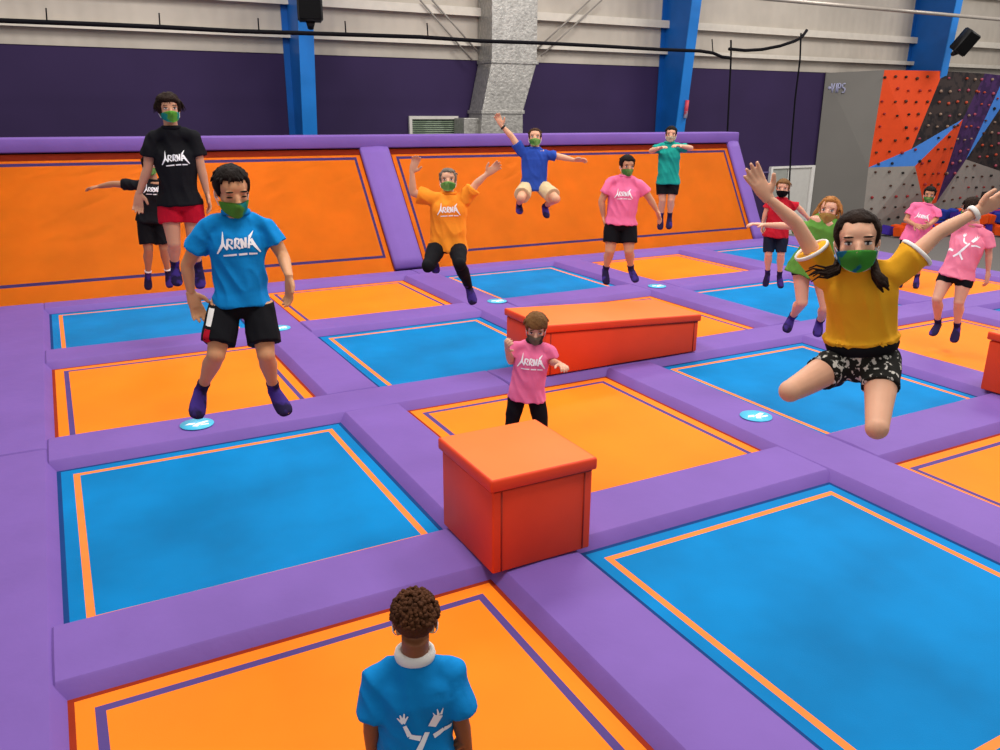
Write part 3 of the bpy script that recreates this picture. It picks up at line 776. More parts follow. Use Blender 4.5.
    # ---- mask
    if maskc:
        bm = bmesh.new(); nu, nv = 22, 12; rows = []
        for j in range(nv + 1):
            v = j / nv; row = []
            for i in range(nu + 1):
                u = i / nu * 2 - 1; th = u * math.radians(82)
                ztop = .405 - .06 * abs(u) ** 1.5 + .02 * (1 - abs(u)); zbot = .02 + .17 * abs(u) ** 1.6
                z = ztop + (zbot - ztop) * v
                kz = 1 - .25 * max(0, (.35 - z) / .35) ** 1.3
                x = .335 * math.sin(th) * kz
                bulge = .085 * math.exp(-(u / .22) ** 2) * math.exp(-((z - .33) / .13) ** 2) + .03 * math.exp(-(u / .4) ** 2)
                y = .05 + (.385 * math.cos(th)) * (1 - .13 * max(0, (.25 - z) / .25)) + bulge
                row.append(bm.verts.new(hp_(x, y, z)))
            rows.append(row)
        for A, B in zip(rows, rows[1:]):
            for i in range(nu): bm.faces.new((A[i], A[i + 1], B[i + 1], B[i]))
        bmesh.ops.solidify(bm, geom=bm.faces[:], thickness=.012 * hh * 3)
        m_ = obj('face_mask', bm, maskc, e)
        for s in (-1, 1):
            bm = bmesh.new(); tube(bm, [hp_(.32 * s, .1, .36), hp_(.365 * s, -.0, .45), hp_(.37 * s, -.07, .5), hp_(.36 * s, -.09, .38), hp_(.32 * s, .08, .22)], .012 * hh, 6)
            obj('ear_loop', bm, WHITE if maskc.name != 'black_mask_cloth' else BLACK, m_)
    # ---- shirt
    tm = top['m']; bm = bmesh.new(); q = 1.0
    hz = -.045 + hem
    fl = top.get('flare', 1.04)
    loft(bm, [ring(pel + up * hz * H, .108 * fl, .088 * fl), ring(pel + up * (hz + .008) * H, .11 * fl, .09 * fl), ring(pel + up * .04 * H, .101, .08), ring(pel + up * .12 * H, .1, .076), ring(pel + up * .19 * H, .107, .08), ring(pel + up * .228 * H, .103, .07), ring(pel + up * .256 * H, .08, .054), ring(pel + up * .278 * H, .058, .047), ring(nk + up * .004 * H, .043, .041)], 24)
    for s, k in ((-1, 'a'), (1, 'b')):
        sh, el = P['sh' + k], P['el' + k]; ag = g ** .6 * sl_r
        tube(bm, [nk - up * .026 * H + lat * s * .015 * H, nk.lerp(sh, .55) - up * .004 * H, sh], [.038 * H, .035 * H, .036 * H * ag], 16)
        end = sh.lerp(el, sleeve)
        tube(bm, [sh, sh.lerp(el, sleeve * .5), end], [.037 * H * ag, .041 * H * ag, .045 * H * ag], 18); sph(bm, sh, .037 * H * ag)
    sb = remeshed(bm, max(.008, .0052 * H), 5)
    folds(sb, .0105 * H, 1 / H, H * 10 + D, up)
    for v in sb.verts:                                        # hollow the open ends a little
        pass
    bvh = BVHTree.FromBMesh(sb)
    so = obj(top.get('name', 't_shirt'), sb, tm, e)
    def in_shirt(p, m=0.0):
        for k in 'ab':
            sh, el, wr = P['sh' + k], P['el' + k], P['wr' + k]
            t = max(0, min(1, (p - el).dot(wr - el) / (wr - el).length_squared))
            if (p - el - (wr - el) * t).length < .032 * H: return False
            t = (p - sh).dot(el - sh) / (el - sh).length_squared
            if sleeve - .07 <= t < 1.1 and (p - sh - (el - sh) * t).length < .036 * H: return False
            if (p - P['ti' + k]).length < .07 * H or (p - wr).length < .06 * H: return False
        h = (p - pel).dot(up) / H
        if hz + .012 + m < h < (nk - pel).dot(up) / H - .012 and ((p - pel) - up * (p - pel).dot(up)).length < .125 * H: return True
        for k in 'ab':
            sh, el = P['sh' + k], P['el' + k]; t = (p - sh).dot(el - sh) / (el - sh).length_squared
            if -.2 < t < sleeve - .07 and (p - sh - (el - sh) * t).length < .055 * H: return True
        return False
    tuck(body_bm, bvh, in_shirt, .007, .06)
    def torus(c, nrm, r1, r2, rr, n=24):
        u = (lat - nrm * nrm.dot(lat)); u, v = (u.normalized(), nrm.cross(u).normalized()) if u.length > .3 else perp(nrm)
        b = bmesh.new(); pts = []
        R_ = []
        for i in range(n):
            a = 2 * math.pi * i / n; rad = (u * math.cos(a) * r1 + v * math.sin(a) * r2); cc_ = c + rad; rd = rad.normalized()
            R_.append([b.verts.new(cc_ + rd * rr * math.cos(t_) + nrm * rr * 1.6 * math.sin(t_)) for t_ in [2 * math.pi * j / 8 for j in range(8)]])
        for i in range(n):
            A, B = R_[i], R_[(i + 1) % n]
            for j in range(8): b.faces.new((A[j], A[(j + 1) % 8], B[(j + 1) % 8], B[j]))
        return b
    cm = top.get('collar', tm)
    obj('collar', torus(nk + up * .008 * H, up, .042 * H, .041 * H, .006 * H * top.get('cw', 1)), cm, so)
    if 'trim' in top:
        for s, k in ((-1, 'a'), (1, 'b')):
            sh, el = P['sh' + k], P['el' + k]; r_ = .0445 * H * g ** .6 * sl_r
            obj('sleeve_trim', torus(sh.lerp(el, sleeve), (el - sh).normalized(), r_, r_, .0035 * H), top['trim'], so)
    vr = (lat if front > 0 else lat)
    out = fwd
    if logo == 'logo':
        b = project_strokes(LOGO if name != 'farpink' else LOGO[:-3], pel + up * logoy * H, lat, up, out, logosize * H, bvh, wmul=1.05)
        obj('shirt_print', b, top.get('print', WHITE), so)
    elif logo == 'figure':
        b = project_strokes(FIGURE, pel + up * logoy * H, lat, up, -out, logosize * H, bvh)
        obj('shirt_print', b, WHITE, so)
    # ---- lower
    lm = low['m']; bm = bmesh.new(); frac = low.get('len', .75); fr = low.get('r', 1.0)
    loft(bm, [ring(pel - up * .055 * H, .055, .06), ring(pel - up * .03 * H, .1, .076), ring(pel + up * .0 * H, .1, .078), ring(pel + up * .045 * H, .09, .068)], 20)
    for s, k in ((-1, 'a'), (1, 'b')):
        hi, kn, an = P['hip' + k], P['kn' + k], P['an' + k]; lg = g ** .8
        if frac <= 1:
            end = hi.lerp(kn, frac)
            tube(bm, [hi, hi.lerp(kn, frac * .5), end], [.056 * H * lg, .055 * H * lg * (1 + (fr - 1) * .4), .05 * H * lg * fr], 18); sph(bm, hi, .056 * H * lg)
        else:
            r0 = .007 * H * fr
            tube(bm, [hi, hi.lerp(kn, .5), kn, kn.lerp(an, .3), kn.lerp(an, .3 + .7 * (frac - 1))], [.057 * H * lg, .048 * H * lg + r0 * .5, .034 * H * lg + r0 * .7, .036 * H * lg + r0 * .6, .019 * H * lg + r0 * .7], 16); sph(bm, hi, .057 * H * lg); sph(bm, kn, .034 * H * lg + r0 * .7)
    lb = remeshed(bm, max(.008, .0052 * H), 3); folds(lb, .007 * H, 1 / H, D, up)
    lbv = BVHTree.FromBMesh(lb)
    def in_low(p):
        if (p - P['tia']).length < .06 * H or (p - P['tib']).length < .06 * H or (p - P['wra']).length < .06 * H or (p - P['wrb']).length < .06 * H: return False
        h = (p - pel).dot(up) / H
        if -.03 < h < .035 and ((p - pel) - up * h * H).length < .11 * H: return True
        for k in 'ab':
            hi, kn, an = P['hip' + k], P['kn' + k], P['an' + k]
            t = (p - hi).dot(kn - hi) / (kn - hi).length_squared
            if -.15 < t < min(1.05, frac - (.06 if frac <= 1 else -.1)) and (p - hi - (kn - hi) * t).length < .07 * H: return True
            if frac > 1:
                t = (p - kn).dot(an - kn) / (an - kn).length_squared
                if -.1 < t < .3 + .7 * (frac - 1) - .06 and (p - kn - (an - kn) * t).length < .06 * H: return True
        return False
    tuck(body_bm, lbv, in_low, .005, .05)
    tuck(lb, bvh, lambda p: hz + .008 < (p - pel).dot(up) / H < .06, .004, .03)
    obj('body', body_bm, body_m, e)
    lo = obj(low.get('name', 'shorts'), lb, lm, e)
    if 'band' in low:
        obj('waistband', torus(pel + up * .048 * H, up, .094 * H * g, .074 * H * g, .013 * H), low['band'], lo)
    if 'side' in low:
        hi, kn = P['hipa'], P['kna']
        for (t0, t1, mm) in low['side']:
            st = []; dd = (kn - hi); u_ = dd.normalized(); out2 = (-FH * .7 - lat * .7).normalized()
            b = bmesh.new(); prev = None
            for i in range(7):
                t = t0 + (t1 - t0) * i / 6; row = []
                for s2 in (-1, 0, 1):
                    c0 = hi.lerp(kn, t) - lat * .028 * H + lat * s2 * .012 * H - FH * .4
                    h = lbv.ray_cast(c0, FH)
                    if h[0] is None: row = None; break
                    row.append(b.verts.new(h[0] - FH * .004))
                if row and prev: b.faces.new((prev[0], prev[1], row[1], row[0])); b.faces.new((prev[1], prev[2], row[2], row[1]))
                prev = row
            obj('side_stripe', b, mm, lo)
    # ---- socks
    if socks:
        for s, k in ((-1, 'a'), (1, 'b')):
            kn, an, to = P['kn' + k], P['an' + k], P['to' + k]; shin = (an - kn).normalized(); fd = (to - an).normalized(); lg = g ** .8
            bm = bmesh.new(); foot(bm, an, fd, shin, H, 1.14)
            top_t = .78 if socks in ('dark', 'tall') else .88
            if socks == 'tall': top_t = .68
            tube(bm, [an, an.lerp(kn, (1 - top_t) * .5), an.lerp(kn, 1 - top_t)], [.0215 * H * lg, .0225 * H * lg, .026 * H * lg], 14)
            sb_ = remeshed(bm, max(.0055, .004 * H), 2)
            s_ = obj('sock', sb_, SOCK, e)
            b = bmesh.new(); q_ = an + fd * .07 * H - shin * .0
            nrm = -(shin - fd * shin.dot(fd)).normalized()
            pw = fd.cross(nrm).normalized()
            for i in (-1, 0, 1): ell(b, an + fd * .055 * H + nrm * .012 * H + pw * i * .009 * H, (fd, pw, nrm), (.005 * H, .004 * H, .009 * H), 8)
            b = remeshed(b, .003, 0) if False else b
            b.free()
            if socks == 'white_top':
                b = bmesh.new(); tube(b, [an.lerp(kn, .1), an.lerp(kn, .17)], [.0235 * H * lg, .025 * H * lg], 14); obj('sock_cuff', b, WHITE, s_)
    for acc in accessories:
        kind, k = acc[0], acc[1]
        wr, el = P['wr' + k], P['el' + k]; dd = (el - wr).normalized()
        obj('wristband', torus(wr + dd * .012 * H, dd, .0185 * H, .0185 * H, .0045 * H, 16), acc[2], e)
    pp = Person(); pp.P = P; pp.root = e; pp.hp = hp_; pp.hh = hh; pp.HA = HA; pp.H = H; pp.lat = lat; pp.up = up; pp.fwd = fwd; return pp
def foot(bm, an, fd, shin, H, k):
    """foot from heel to toes; k inflates"""
    up = -(shin - fd * shin.dot(fd)); up = up.normalized() if up.length > .2 else perp(fd)[0]
    w = fd.cross(up).normalized(); 
    L = .14 * H; b0 = an - up * .012 * H - fd * .028 * H
    R_ = []
    for t, a, b, dz in ((0, .012, .014, 0), (.1, .019, .021, .002), (.32, .021, .026, .0), (.6, .0255, .018, -.008), (.82, .026, .0135, -.013), (.96, .02, .010, -.016), (1.0, .011, .006, -.017)):
        R_.append((b0 + fd * L * t + up * dz * H, w, up, a * H * k, b * H * k))
    loft(bm, R_, 14); tube(bm, [an - shin * .02 * H, an + shin * .008 * H], [.019 * H * k, .02 * H * k], 12)
def make_hair(e, hair, hp_, HA, hh):
    style, m = hair[0], hair[1]; o = hair[2] if len(hair) > 2 else {}
    bm = bmesh.new(); thick = o.get('thick', .045); hl = o.get('line', .8); back = o.get('back', .22); na = o.get('na', .02); nf = o.get('nf', 9); side = o.get('side', .42)
    nu, nv = 44, 30
    C = (0, -.05, .65)
    def sk_r(dx, dy, dz):
        r = 1 / math.sqrt((dx / .345) ** 2 + (dy / .43) ** 2 + (dz / .35) ** 2); return r
    vs = []
    for j in range(nv + 1):
        ph = math.pi * j / nv; row = []
        for i in range(nu):
            a = 2 * math.pi * i / nu; dx, dy, dz = math.sin(ph) * math.cos(a), math.sin(ph) * math.sin(a), math.cos(ph)
            r = sk_r(dx, dy, dz); x, y, z = C[0] + dx * r, C[1] + dy * r, C[2] + dz * r
            # hairline height by direction
            ang = math.atan2(abs(x), y + .05)      # 0 front .. pi back
            f = min(1, max(0, (ang - .75) / .35)); line = hl + (side - hl) * (f * f * (3 - 2 * f))
            f2 = min(1, max(0, (ang - 1.75) / .5)); line = line + (back - line) * f2
            line += .03 * noise.noise(V((a * 3, 1, hh * 50)))
            inn = min(1, max(0, (z - line) / .05 + .5))
            t = thick * (.75 + .35 * max(0, dz)) * inn - .05 * (1 - inn)
            if z < .45: t *= max(0, 1 - (.45 - z) * o.get('taper', 1.2))
            t += na * inn * (noise.noise(V((x * nf, y * nf, z * nf * .7 + hh * 90))) + .6 * noise.noise(V((x * nf * 2.5, y * nf * 2.5, z * nf))))
            rr = r + t; row.append(bm.verts.new(hp_(C[0] + dx * rr, C[1] + dy * rr, C[2] + dz * rr)))
        vs.append(row)
    for A, B in zip(vs, vs[1:]):
        for i in range(nu):
            bm.faces.new((A[i], A[(i + 1) % nu], B[(i + 1) % nu], B[i]))
    bmesh.ops.remove_doubles(bm, verts=bm.verts[:], dist=1e-5)
    rnd = random.Random(int(hh * 1e5))
    if style == 'curly':
        for i in range(420):
            a = rnd.uniform(0, 2 * math.pi); ph = math.acos(rnd.uniform(-.05, 1)); dx, dy, dz = math.sin(ph) * math.cos(a), math.sin(ph) * math.sin(a), math.cos(ph)
            if dy > .35 and dz < .45: continue
            r = sk_r(dx, dy, dz) + thick * (.7 + .9 * dz) + rnd.uniform(0, .03); s = rnd.uniform(.028, .045) * hh
            ell(bm, hp_(dx * r, -.05 + dy * r, .65 + dz * r), HA, (s, s, s), 7)
    if style in ('wavy', 'mop', 'short'):
        n = {'wavy': 90, 'mop': 80, 'short': 50}[style]
        for i in range(n):
            a = rnd.uniform(0, 2 * math.pi); ph = rnd.uniform(0, 1.5 if style == 'wavy' else 1.15); dx, dy, dz = math.sin(ph) * math.cos(a), math.sin(ph) * math.sin(a), math.cos(ph)
            if dy > .3 and ph > 1.0: continue
            r = sk_r(dx, dy, dz) + thick * .6; p = (dx * r, -.05 + dy * r, .65 + dz * r)
            L = {'wavy': .34, 'mop': .22, 'short': .13}[style] * rnd.uniform(.6, 1.2)
            tx, ty, tz = dx * .35 + rnd.uniform(-.25, .25), dy * .4 + rnd.uniform(-.2, .35), -.25 * math.sin(ph) - (.6 if style != 'short' else .1) * math.sin(ph)
            k = math.sqrt(tx * tx + ty * ty + tz * tz) + .01; tx, ty, tz = tx / k, ty / k, tz / k
            q = (p[0] + tx * L * .5 + dx * .02, p[1] + ty * L * .5 + dy * .02, p[2] + tz * L * .4); w_ = (q[0] + tx * L * .4, q[1] + ty * L * .4, q[2] + tz * L * .6 - .02)
            tube(bm, [hp_(*p), hp_(*q), hp_(*w_)], [.03 * hh, .03 * hh, .01 * hh], 6)
    for strand in o.get('strands', ()):
        pts, rs = strand; tube(bm, [hp_(*p) for p in pts], [r * hh for r in rs], 10)
        for k in range(5):
            off = [rnd.uniform(-.05, .05) for _ in range(3)]
            tube(bm, [hp_(*(p[i] + off[i] * (1 + j * .3) for i in range(3))) for j, p in enumerate(pts)], [max(.012, r * .45) * hh for r in rs], 7)
    obj('hair', bm, m, e)
def hairm(name, c): return mat('hair_' + name, c, .75, .12, var=.3, vscale=14, bump=.5, bscale=60)
H_DARK, H_BRN, H_LB, H_RED, H_BLK, H_GREY = hairm('dark_brown', '#23160f'), hairm('brown', '#3f2a1a'), hairm('light_brown', '#6b4a2a'), hairm('reddish_blond', '#9a6534'), hairm('black', '#17100d'), hairm('ash_brown', '#6e655a')
MK = mat('green_camo_mask_cloth', '#6cb548', .8, .1, hex2='#2aa3a0', h2scale=11, h2lo=.48, h2hi=.56)
MK2 = mat('pale_green_mask_cloth', '#8cc06a', .8, .1, hex2='#5d9a4e', h2scale=12)
MKB = mat('black_mask_cloth', '#1b1a1e', .8, .1); MKW = mat('white_mask_cloth', '#d9d2b8', .8, .1)
def cloth(n, c, **k): return mat(n + '_cloth', c, .85, .1, var=.05, vscale=5, bump=.25, bscale=14, **k)
T_BLK, T_BLUE, T_ORG, T_ROY, T_PINK, T_TEAL, T_RED, T_GRN, T_YEL = cloth('black', '#17171b'), cloth('azure', '#0e7fc4'), cloth('orange', '#f5912a'), cloth('royal', '#2a49a0'), cloth('pink', '#e5709a'), cloth('teal', '#1d9488'), cloth('red', '#b01c2c'), cloth('green', '#5c8f3c'), cloth('mustard', '#e5a526')
T_PINK2 = cloth('soft_pink', '#e8809a')
S_BLK, S_RED, S_KHK, S_NVY = cloth('black_short', '#131317'), cloth('crimson_short', '#b3132a'), cloth('khaki', '#c9b28a'), cloth('navy_short', '#1c2334')
CAMO = mat('camo_shorts_cloth', '#23221f', .85, .1, hex2='#cfcac0', h2scale=38, h2lo=.56, h2hi=.6)
WT = cloth('white', '#e6e2dc'); DKG = cloth('dark_green', '#2a2f26')
SB = -.206; BB = -.235
make_person('blackteen', 1.74, 7.2, dict(pelvis=(180, 199), neck=(171.5, 129), head=(169, 110, -.02), ela=(148, 168), wra=(139, 193), tia=(138, 207), palma=(.3, -.9, 0), thumba=(1, 0, 0), cula=.2, elb=(201, 168), wrb=(207, 193), tib=(210, 208), palmb=(-.8, -.5, 0),
    kna=(174, 243, -.05), ana=(175, 268, .08), toa=(178, 283, '-'), knb=(194, 243, -.03), anb=(198.5, 268, .1), tob=(200, 288, '-')),
    top=dict(m=T_BLK), hem=.015, low=dict(m=S_RED, len=.52, r=1.25), hair=('wavy', H_DARK, dict(thick=.13, line=.74, side=.3, back=.05, na=.05)), maskc=MK, head=(8, 8), skincol='#c79274', g=.98,
    socks='tall', label='tall teenager in black t-shirt and red shorts jumping highest beside sloping wall')
make_person('kid', 1.42, 8.6, dict(pelvis=(152, 216), neck=(153, 181), head=(150, 166, 0), ela=(113, 184), wra=(99, 186.5), tia=(92, 187.5), palma=(0, 0, -1), elb=(176, 197), wrb=(178, 210), tib=(179, 217),
    kna=(148.5, 249, -.05), ana=(148, 275, .05), toa=(148.5, 290, '-'), knb=(164, 249, -.05), anb=(168, 273, .05), tob=(170, 288, '-')),
    top=dict(m=T_BLK), low=dict(m=S_BLK, len=.85, r=1.2), hair=('short', H_BLK, dict(thick=.07)), maskc=MK2, head=(-5, 5), skincol='#a9785a', hk=.145, socks='white_top',
    label='child in black t-shirt and black shorts with one arm stretched out, behind the tall teenager')
make_person('bluetee', 1.60, 4.5, dict(pelvis=(242, 300), neck=(236, 214), head=(232, 191, -.03), ela=(187, 265), wra=(191, 293, 0.0), tia=(198, 312), palma=(.5, -.8, 0), thumba=(1, 0, .2), curla=.35, elb=(283, 256), wrb=(289, 276, '-'), tib=(289, 290), palmb=(-.7, -.6, 0),
    kna=(216, 355, -.16), ana=(201, 390, .12), toa=(198, 416, '-'), knb=(266, 355, -.14), anb=(274, 390, .12), tob=(288, 412, '-')),
    top=dict(m=T_BLUE), hem=.03, low=dict(m=S_BLK, len=.8, r=1.28, side=((.02, .36, WT), (.42, .78, S_RED))), hair=('short', H_BLK, dict(thick=.07, line=.84)), maskc=MK, head=(14, -14), skincol='#c58e66', hk=.148, g=.9, eyes='closed',
    socks='dark', label='boy in bright blue t-shirt and black shorts jumping over the left trampolines', logosize=.135)
make_person('orange', 1.62, 7.9, dict(pelvis=(448, 243), neck=(449, 194), head=(448, 181, 0), sha=.01, shb=.01, ela=(413, 193), wra=(412, 172), tia=(416, 159), palma=(0, -1, 0), thumba=(1, 0, 0), elb=(476, 184), wrb=(487, 174), tib=(496, 167), palmb=(0, -1, 0), thumbb=(-1, 0, .5),
    kna=(428, 266, '-'), ana=(434, 262, '+'), toa=('w', 0, .06, -.1), knb=(460, 264, '-'), anb=(469, 288, '+'), tob=(473, 303, '-')),
    top=dict(m=T_ORG, flare=1.1), low=dict(m=S_BLK, len=1.95, r=.6, name='leggings'), hair=('short', H_GREY, dict(thick=.06, line=.84, side=.2, back=.0)), maskc=MK2, head=(0, 12), skincol='#cf9a7c', female=True, g=1.05, sleeve=.75, sl_r=1.15,
    label='woman in orange t-shirt and black leggings jumping with both arms raised', logosize=.13)
make_person('royal', 1.78, 11.3, dict(pelvis=(534, 184), neck=(535, 149), head=(535, 138, 0), sha=.01, ela=(512, 137), wra=(502, 126), tia=(497, 116), palma=(0, -1, 0), thumba=(1, 0, .3), elb=(561, 157), wrb=(574, 160), tib=(583, 160), palmb=(0, -.6, -.8), thumbb=(0, 0, 1),
    kna=(521, 198, '-'), ana=(519, 204, '+'), toa=(520, 211, '-'), knb=(556, 199, '-'), anb=(545, 206, '+'), tob=(548.5, 216, '-')),
    top=dict(m=T_ROY), low=dict(m=S_KHK, len=.8, r=1.3), hair=('short', H_BRN, dict(thick=.06, line=.86)), maskc=MK2, head=(0, 10), skincol='#cf9b7b', logo=None, accessories=(('w', 'a', BLACK),),
    label='person in royal blue t-shirt and khaki shorts leaping high with bent knees')
make_person('pinkman', 1.70, 10.0, dict(pelvis=(621, 222), neck=(625.5, 177), head=(627, 166, 0), ela=(601.5, 201), wra=(603.5, 216), tia=(605, 223), palma=(1, -.3, 0), elb=(650, 199), wrb=(656.5, 210), tib=(659, 217), palmb=(-1, -.3, 0),
    kna=(610, 251, -.08), ana=(605.5, 270, .06), toa=(608, 284, '-'), knb=(629, 251, -.08), anb=(631, 269, .06), tob=(637.5, 281, '-')),
    top=dict(m=T_PINK), low=dict(m=S_BLK, len=.7, r=1.15), hem=.03, hair=('short', H_BLK, dict(thick=.08, line=.8)), maskc=MK2, head=(20, -5), skincol='#c18a6a', g=1.08,
    label='person with pink t-shirt and black shorts above the fourth-column orange bed, arms hanging')
make_person('teal', 1.68, 12.4, dict(pelvis=(668, 179), neck=(669.5, 143), head=(671, 134.5, 0), ela=(651, 151), wra=(660, 148, '-'), tia=(666, 146, '-'), elb=(691, 148), wrb=(680, 146, '-'), tib=(673, 145, '-'), palma=(0, 0, -1), palmb=(0, 0, -1),
    kna=(662.5, 200, -.05), ana=(661, 218, .06), toa=(660, 229, '-'), knb=(671, 200, -.05), anb=(669.5, 218, .06), tob=(669, 228, '-')),
    top=dict(m=T_TEAL), low=dict(m=S_BLK, len=.72, r=1.15), hair=('short', H_BLK, dict(thick=.06)), maskc=MKW, head=(0, 0), skincol='#cf9c80', g=.95, socks='tall', logo=None,
    label='person in teal t-shirt and black shorts jumping with elbows out by the sloping wall')
make_person('redboy', 1.42, 10.2, dict(pelvis=(776, 232), neck=(782, 199), head=(783, 188.5, 0), ela=(766, 212), wra=(763, 222), tia=(762, 228), elb=(799, 208), wrb=(808, 218), tib=(815, 225), palmb=(-.5, -.5, 0),
    kna=(768.5, 254, -.05), ana=(767.5, 274, .05), toa=(764, 287, '-'), knb=(781, 254, -.05), anb=(779.5, 276, .05), tob=(782, 288, '-')),
    top=dict(m=T_RED), low=dict(m=S_NVY, len=.92, r=.92), hair=('mop', H_LB, dict(thick=.06)), maskc=MKB, head=(-5, 0), skincol='#cf9a80', hk=.15, logo=None,
    label='boy with red t-shirt, navy shorts and black mask in front of the white door')
make_person('green', 1.50, 7.1, dict(pelvis=(811, 262), neck=(826, 225), head=(829, 211, 0), sha=0, ela=(786, 226), wra=(764, 225), tia=(754, 224), palma=(0, 0, -1), elb=(858, 238), wrb=(868, 256, '-'), tib=(872, 262),
    kna=(802, 302, '-'), ana=(791.5, 318, '+'), toa=(787, 330, '-'), knb=(826, 308, '-'), anb=(819.5, 322, '+'), tob=(818, 334, '-')),
    hem=-.045, top=dict(m=T_GRN, flare=1.15), low=dict(m=S_BLK, len=.35, r=1.05), hair=('wavy', H_RED, dict(thick=.07, line=.84, side=.25, back=.0, strands=((((.34, -.1, .6), (.46, -.1, .35), (.5, -.05, .1), (.42, 0, -.1)), (.1, .12, .1, .03)), (((-.34, 0, .5), (-.38, .05, .25), (-.34, .1, .05)), (.06, .07, .02))))), maskc=mat('yellow_mask_cloth', '#c9a660', .8, .1), head=(-8, 5), skincol='#d9a288', hk=.145, female=True, logo=None,
    label='girl in a long green t-shirt with reddish hair, arm stretched left, behind the mustard shirt')
bg = make_person('yellow', 1.50, 3.55, dict(pelvis=(862, 358), neck=(860, 267, -.02), head=(857, 242, -.05), sha=.02, shb=.02, ela=(797, 224), wra=(768, 198), tia=(752, 173), palma=(0, -1, .2), thumba=(1, 0, -.3), curla=.12, elb=(938, 233), wrb=(978, 211), tib=(1002, 199), palmb=(0, -.9, -.3), thumbb=(0, 0, 1), curlb=.2,
    kna=(790, 391, '-'), ana=(832, 380, '+'), toa=('w', 0, .12, -.04), knb=(877, 428, '-'), anb=(889, 378, '+'), tob=('w', .02, .06, -.12)),
    top=dict(m=T_YEL, collar=WT, trim=WT, cw=1.2), low=dict(m=CAMO, len=.42, r=1.12, band=S_BLK), hair=('none', H_DARK, dict(thick=.06, line=.86, side=.3, back=.1, strands=((((-.26, -.3, .35), (-.3, -.12, .1), (-.32, .2, -.04), (-.42, .28, -.16), (-.5, .3, -.26)), (.05, .065, .08, .1, .03)), (((.26, -.3, .35), (.3, -.1, .12), (.34, .18, .04), (.5, .26, .0), (.66, .26, .03), (.78, .25, -.04)), (.05, .06, .06, .05, .035, .012))))), maskc=mat('rainbow_mask_cloth', '#4fa845', .8, .1, hex2='#23789a', h2scale=13, h2lo=.54, h2hi=.57), head=(4, 10), skincol='#d6a284', hk=.155, female=True, g=.92, logo=None, sleeve=.5, sl_r=1.1, hem=.115, socks='dark',
    accessories=(('w', 'b', WT),), label='girl in mustard t-shirt and patterned shorts leaping with arms spread wide, nearest on right')
make_person('farpink', 1.62, 12.45, dict(pelvis=(914, 238), neck=(927.5, 205), head=(929.5, 194.5, 0), ela=(906, 220), wra=(915, 225, '-'), tia=(921, 227, '-'), elb=(936, 219), wrb=(929, 225, '-'), tib=(923, 228, '-'), palma=(0, 1, 0), palmb=(0, 1, 0),
    kna=(904, 260, -.08), ana=(901, 277, .06), toa=(899, 287, '-'), knb=(920, 260, -.08), anb=(917, 277, .06), tob=(916, 288, '-')),
    top=dict(m=T_PINK), low=dict(m=S_BLK, len=.7, r=1.12), hair=('short', H_BLK, dict(thick=.08)), maskc=MK2, head=(0, -8), skincol='#b5805f', g=1.05,
    label='person in pink t-shirt on the far right orange bed, hands together, facing the camera')
make_person('girlback', 1.64, 9.05, dict(pelvis=(957, 274), neck=(975, 226), head=(972, 209, 0), ela=(955, 252), wra=(954, 270), tia=(957, 281), palma=(.3, 1, 0), elb=(989, 254), wrb=(988, 272), tib=(987, 280),
    kna=(937, 299, -.1), ana=(938, 324, .1), toa=(931, 333, '-'), knb=(959, 302, -.05), anb=(957, 328, .05), tob=(953, 341, '-')), front=-1, yaw=-12,
    top=dict(m=T_PINK2, flare=1.05), low=dict(m=S_BLK, len=.4, r=1.05), hair=('wavy', H_DARK, dict(thick=.06, line=.84, side=.3, back=.0)), maskc=MK, head=(50, 0), skincol='#cf9a80', hk=.145, female=True, logo='figure', logosize=.13, logoy=.2, hem=.02,
    label='girl in pink t-shirt seen from behind, standing below the outstretched arm')
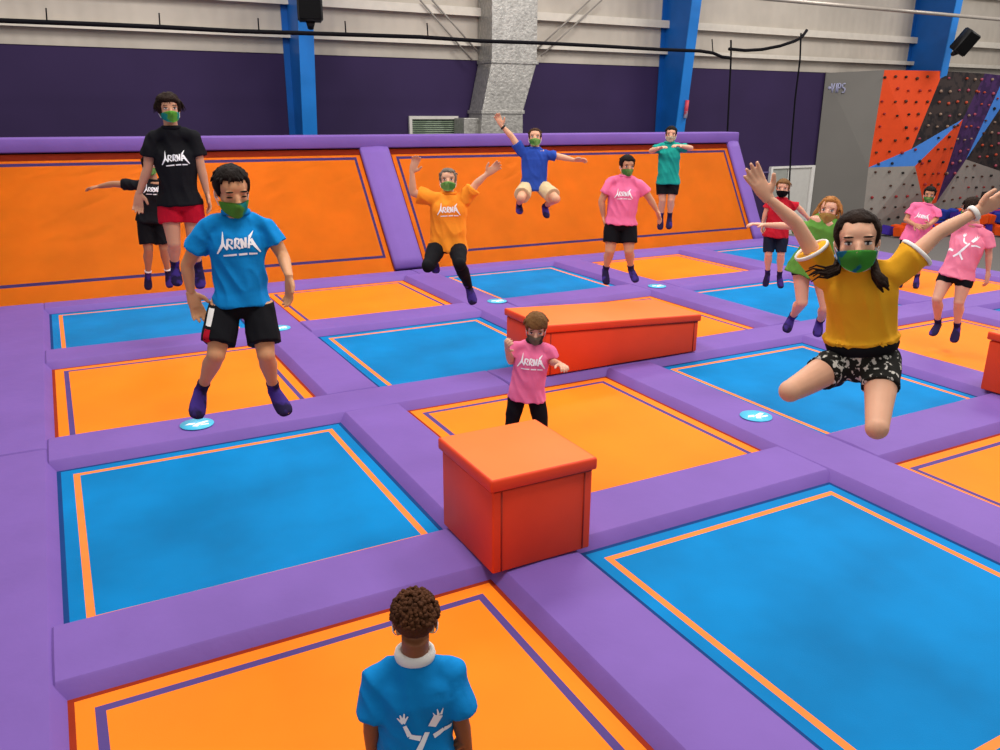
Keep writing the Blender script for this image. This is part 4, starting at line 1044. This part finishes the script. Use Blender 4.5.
make_person('smallboy', 1.27, 6.05, dict(pelvis=(527, 392), neck=(534, 342), head=(536, 328, -.02), ela=(511, 361), wra=(507, 349, '-'), tia=(507, 341, '-'), elb=(552, 362), wrb=(560, 364, '-'), tib=(566, 368, '-'), palma=(.5, .5, 0), palmb=(0, 0, -1), curla=.9, curlb=.7,
    kna=('w', -.035, -.02, SB), ana=('w', 0, .02, SB), toa=('w', 0, -.12, -.012), knb=('w', .035, -.02, SB), anb=('w', 0, .02, SB), tob=('w', .02, -.12, -.012)),
    top=dict(m=T_PINK, collar=DKG, cw=1.3), low=dict(m=S_BLK, len=1.7, r=1.0, name='trousers'), hair=('mop', H_LB, dict(thick=.08, line=.66, side=.35, na=.03)), maskc=mat('grey_mask_cloth', '#8d8a72', .8, .1, hex2='#4a4a40', h2scale=12), head=(0, -16), skincol='#d2a186', hk=.158, g=1.0,
    label='small boy in pink t-shirt and black trousers standing behind the red cube', logosize=.155)
make_person('backboy', 1.22, 2.5, dict(sha=-.015, shb=-.015, neck=(415, 656), pelvis=('w', .0, -.02, -.29), head=(415, 621, .0), ela=(372, 722, -.02), wra=('w', -.01, .03, -.14), tia=('w', 0, .03, -.09), elb=(460, 718, -.02), wrb=(468, 756, .03), tib=('w', 0, .03, -.09),
    kna=('w', -.01, .02, -.24), ana=('w', 0, -.01, -.235), toa=('w', 0, .12, -.03), knb=('w', .01, .02, -.24), anb=('w', 0, -.01, -.235), tob=('w', 0, .12, -.03)), root='neck', front=-1, yaw=0,
    top=dict(m=T_BLUE, collar=WT, cw=1.7), low=dict(m=S_BLK, len=.85, r=1.3), hair=('curly', hairm('curly_brown', '#4a2b18'), dict(thick=.02, line=.8, back=.2)), maskc=MKW, head=(0, -4), skincol='#8a5536', hk=.15, g=.98, logo='figure', logoy=.1, sleeve=.85, sl_r=1.08, logosize=.15,
    label='boy in blue t-shirt with curly brown hair seen from behind, nearest the camera')

#PEOPLE_END#
# ================================================================ light
sc = bpy.context.scene
w = bpy.data.worlds.new('world'); sc.world = w; w.use_nodes = True
w.node_tree.nodes['Background'].inputs['Color'].default_value = (1, .965, .94, 1); w.node_tree.nodes['Background'].inputs['Strength'].default_value = .5
def lamp(x, y, z, e, size=2.2, col=(1, .96, .92), aim=None):
    l = bpy.data.lights.new('hall_lamp', 'AREA'); l.shape = 'SQUARE'; l.size = size; l.energy = e; l.color = col
    o = bpy.data.objects.new('hall_lamp', l); COL.objects.link(o); o.location = (x, y, z)
    if aim: o.rotation_euler = (V(aim) - V((x, y, z))).to_track_quat('-Z', 'Y').to_euler()
for x in (1.5, 8, 15):
    for y in (2.5, 8.5): lamp(x, y, 7.5, 300)
for x in (2, 10, 18, 26): lamp(x, 13.5, 7.6, 270, aim=(x, 15.5, 0))
sc.view_settings.view_transform = 'Standard'; sc.view_settings.look = 'None'; sc.view_settings.gamma = 1; sc.view_settings.use_curve_mapping = False
sc.view_settings.exposure = 0.0
